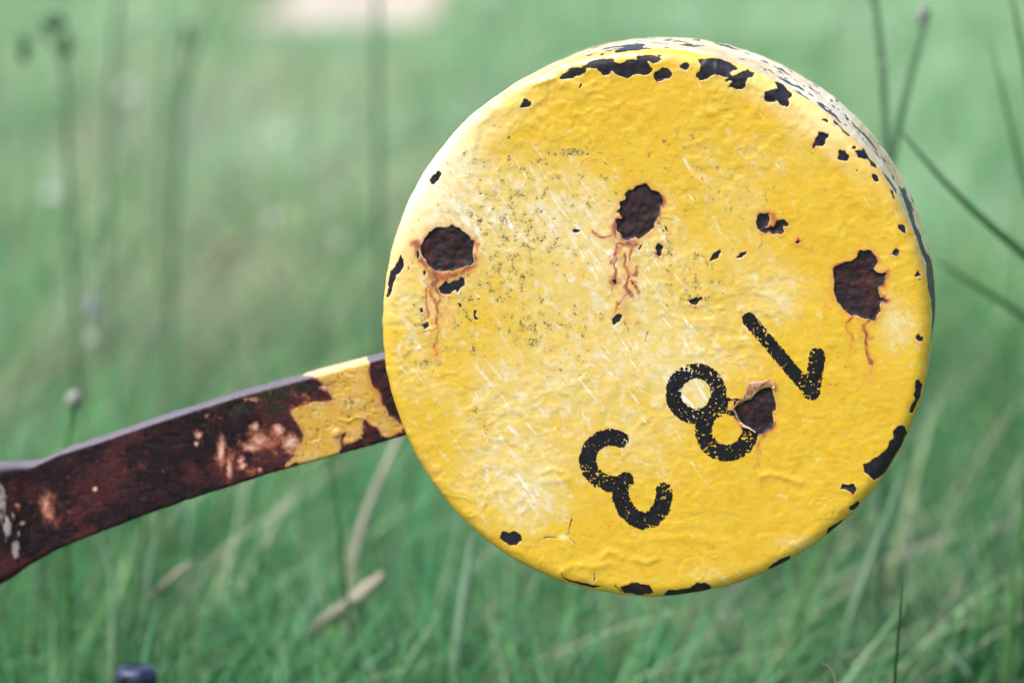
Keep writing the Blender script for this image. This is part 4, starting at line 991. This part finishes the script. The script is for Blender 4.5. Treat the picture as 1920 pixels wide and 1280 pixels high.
def petals(c, r, k, seed, up=.25):
    """a small open flower: k petals around a centre, facing the viewer and the sky"""
    n_ = np.array([0, -.75, .66]); a = np.array([1, 0, 0.]); b = np.cross(n_, a)
    V, Fq = [], []
    for i in range(k):
        q = 2 * math.pi * (i + .3 * vn(np.array(i * 1.7), np.array(2.2), seed)) / k
        d = math.cos(q) * a + math.sin(q) * b; s = np.cross(n_, d); o = len(V)
        for t, w_ in ((.18, .08), (.55, .20), (.85, .19), (1.0, .06)):
            for sgn in (-1, 1): V.append(c + r * (d * t + s * w_ * sgn * (6 / k) ** .5 * 1.3 + n_ * up * t * t))
        for j in range(3): Fq.append((o + 2 * j, o + 2 * j + 1, o + 2 * j + 3, o + 2 * j + 2))
    return np.array(V), np.array(Fq)

def stem_thing(name, stems, d, rad, mat, label, cat, heads=(), group=None, foot=None):
    """stems: pixel paths, first one reaches the ground; heads: (u, v, kind, size, material)"""
    main = path3(stems[0], d, foot); base = main[-1].copy()
    e = empty(name, base, label, cat, group)
    for i, s in enumerate(stems):
        pth = main if i == 0 else smooth_path(at(np.array([a for a, _ in s], float), np.array([b for _, b in s], float), d), 18)
        V, Fq = tube(pth, np.linspace(.7, 1.15, len(pth)) * rad * (1 if i == 0 else .8))
        k = len(V); mesh_np('stem' if i == 0 else 'branch', V - base, [Fq], mat, e, True, dict(tone=np.full(k, .4), along=np.linspace(1, 0, k)))
    for (u, v, kind, size, hm) in heads:
        c = at(float(u), float(v), d) - base
        if kind == 'flower':
            V, Fq = petals(c, size, 9, int(u)); mesh_np('petals', V, [Fq], hm, e)
            V, Fq = blob(c, size * .3, seed=int(v)); mesh_np('flower_centre', V, [Fq], M_YELLOW, e)
        else:
            V, Fq = blob(c, size, kind, int(u)); mesh_np('seed_head', V, [Fq], hm, e)
    return e

stem_thing('branching_weed', [[(1636, -20), (1650, 60), (1660, 180), (1664, 300), (1663, 560)], [(1742, 20), (1712, 120), (1685, 230), (1666, 330)]], 2.08, .0036, M_STEM,
           'tall dark forked stem with pale fluffy tips behind the upper right rim of the weight', 'weed',
           [(1658, 125, (1, 1, 1.6), .0030, M_FLUFF), (1728, 28, (1.0, 1, 2.2), .0036, M_FLUFF), (1640, 30, (.8, .8, 3.2), .0024, M_FLUFF)])
stem_thing('nodding_grass', [[(70, 60), (95, 38), (118, 62), (125, 110), (126, 300), (134, 460), (142, 640)]], 2.75, .0034, M_STEM, 'tall dark stem with nodding tip near the upper left corner', 'grass',
           [(100, 42, (1.5, 1, 1), .008, M_STEM), (124, 82, (.8, .8, 1.8), .007, M_STEM), (44, 90, (.8, .8, 2.4), .0065, M_STEM)])
stem_thing('seeding_grass', [[(706, -40), (707, 180), (710, 420), (716, 640)]], 3.2, .0048, M_STEM, 'faint straight stem rising just left of the weight to the top of the view', 'grass')
stem_thing('seeding_grass', [[(222, -30), (212, 120), (204, 330), (200, 600)]], 3.4, .0042, M_STEM, 'faint straight stem between the nodding stem and the forked stem at upper left', 'grass')
stem_thing('forked_weed', [[(346, 60), (338, 180), (326, 420), (318, 640)], [(408, -20), (376, 60), (340, 190)]], 3.2, .0040, M_STEM, 'faint forked stem at upper left, right of the two straight stems', 'grass', [(350, 66, (.8, .8, 1.6), .008, M_STEM)])
stem_thing('seeding_grass', [[(310, -20), (312, 140), (305, 400)]], 3.9, .0040, M_STEM, 'very faint stem close beside the forked stem at upper left', 'grass')
stem_thing('seeding_dandelion', [[(138, 752), (133, 790), (124, 830), (118, 900)]], 1.98, .0028, M_MIDBLADE, 'single pale headed stalk peeping over the left part of the lever arm', 'dandelion', [(139, 748, (1, 1, 1.1), (.0058), M_FLUFF)])
for (u, v, d, s, lab) in ((96, 362, 4.3, .020, 'blurred whitish flower at far left, level with the left rust hole'), (510, 408, 3.6, .011, 'small white flower midway between the left edge and the weight'),
                          (640, 452, 4.0, .014, 'dim whitish flower just left of the weight'), (238, 170, 6.6, .05, 'large pale flower far back at upper left'),
                          (525, 255, 6.0, .035, 'pale blurred flower far back, left of the top of the weight'), (172, 632, 3.0, .010, 'low whitish flower right below the purple flower')):
    stem_thing('white_flower', [[(u, v + 3), (u + 3, v + 60), (u + 6, v + 130)]], d, .0015, M_STEM, lab, 'flower', [(u, v, 'flower', s * (.45 if d < 5 else .30), M_WHITE)])
stem_thing('yellow_flower', [[(234, 438), (236, 500), (240, 560)]], 3.9, .0016, M_STEM, 'yellowish flower spike at left, right of the blurred whitish flower', 'flower', [(234, 432, (1, 1, 1.5), .006, M_YELLOW)])
stem_thing('purple_flower', [[(172, 582), (175, 640), (176, 700)]], 3.0, .0015, M_STEM, 'small purple flower spike at left above the lever arm', 'flower', [(172, 578, (.8, .8, 2.0), .006, M_PURPLE)])
stem_thing('sorrel_plant', [[(422, 452), (424, 520), (428, 600)]], 4.2, .002, M_STEM, 'reddish brown seed spike standing above the middle of the lever arm', 'weed', [(424, 468, (1, 1, 1.6), .008, M_RED), (408, 490, (1, 1, 1.3), .006, M_RED)])
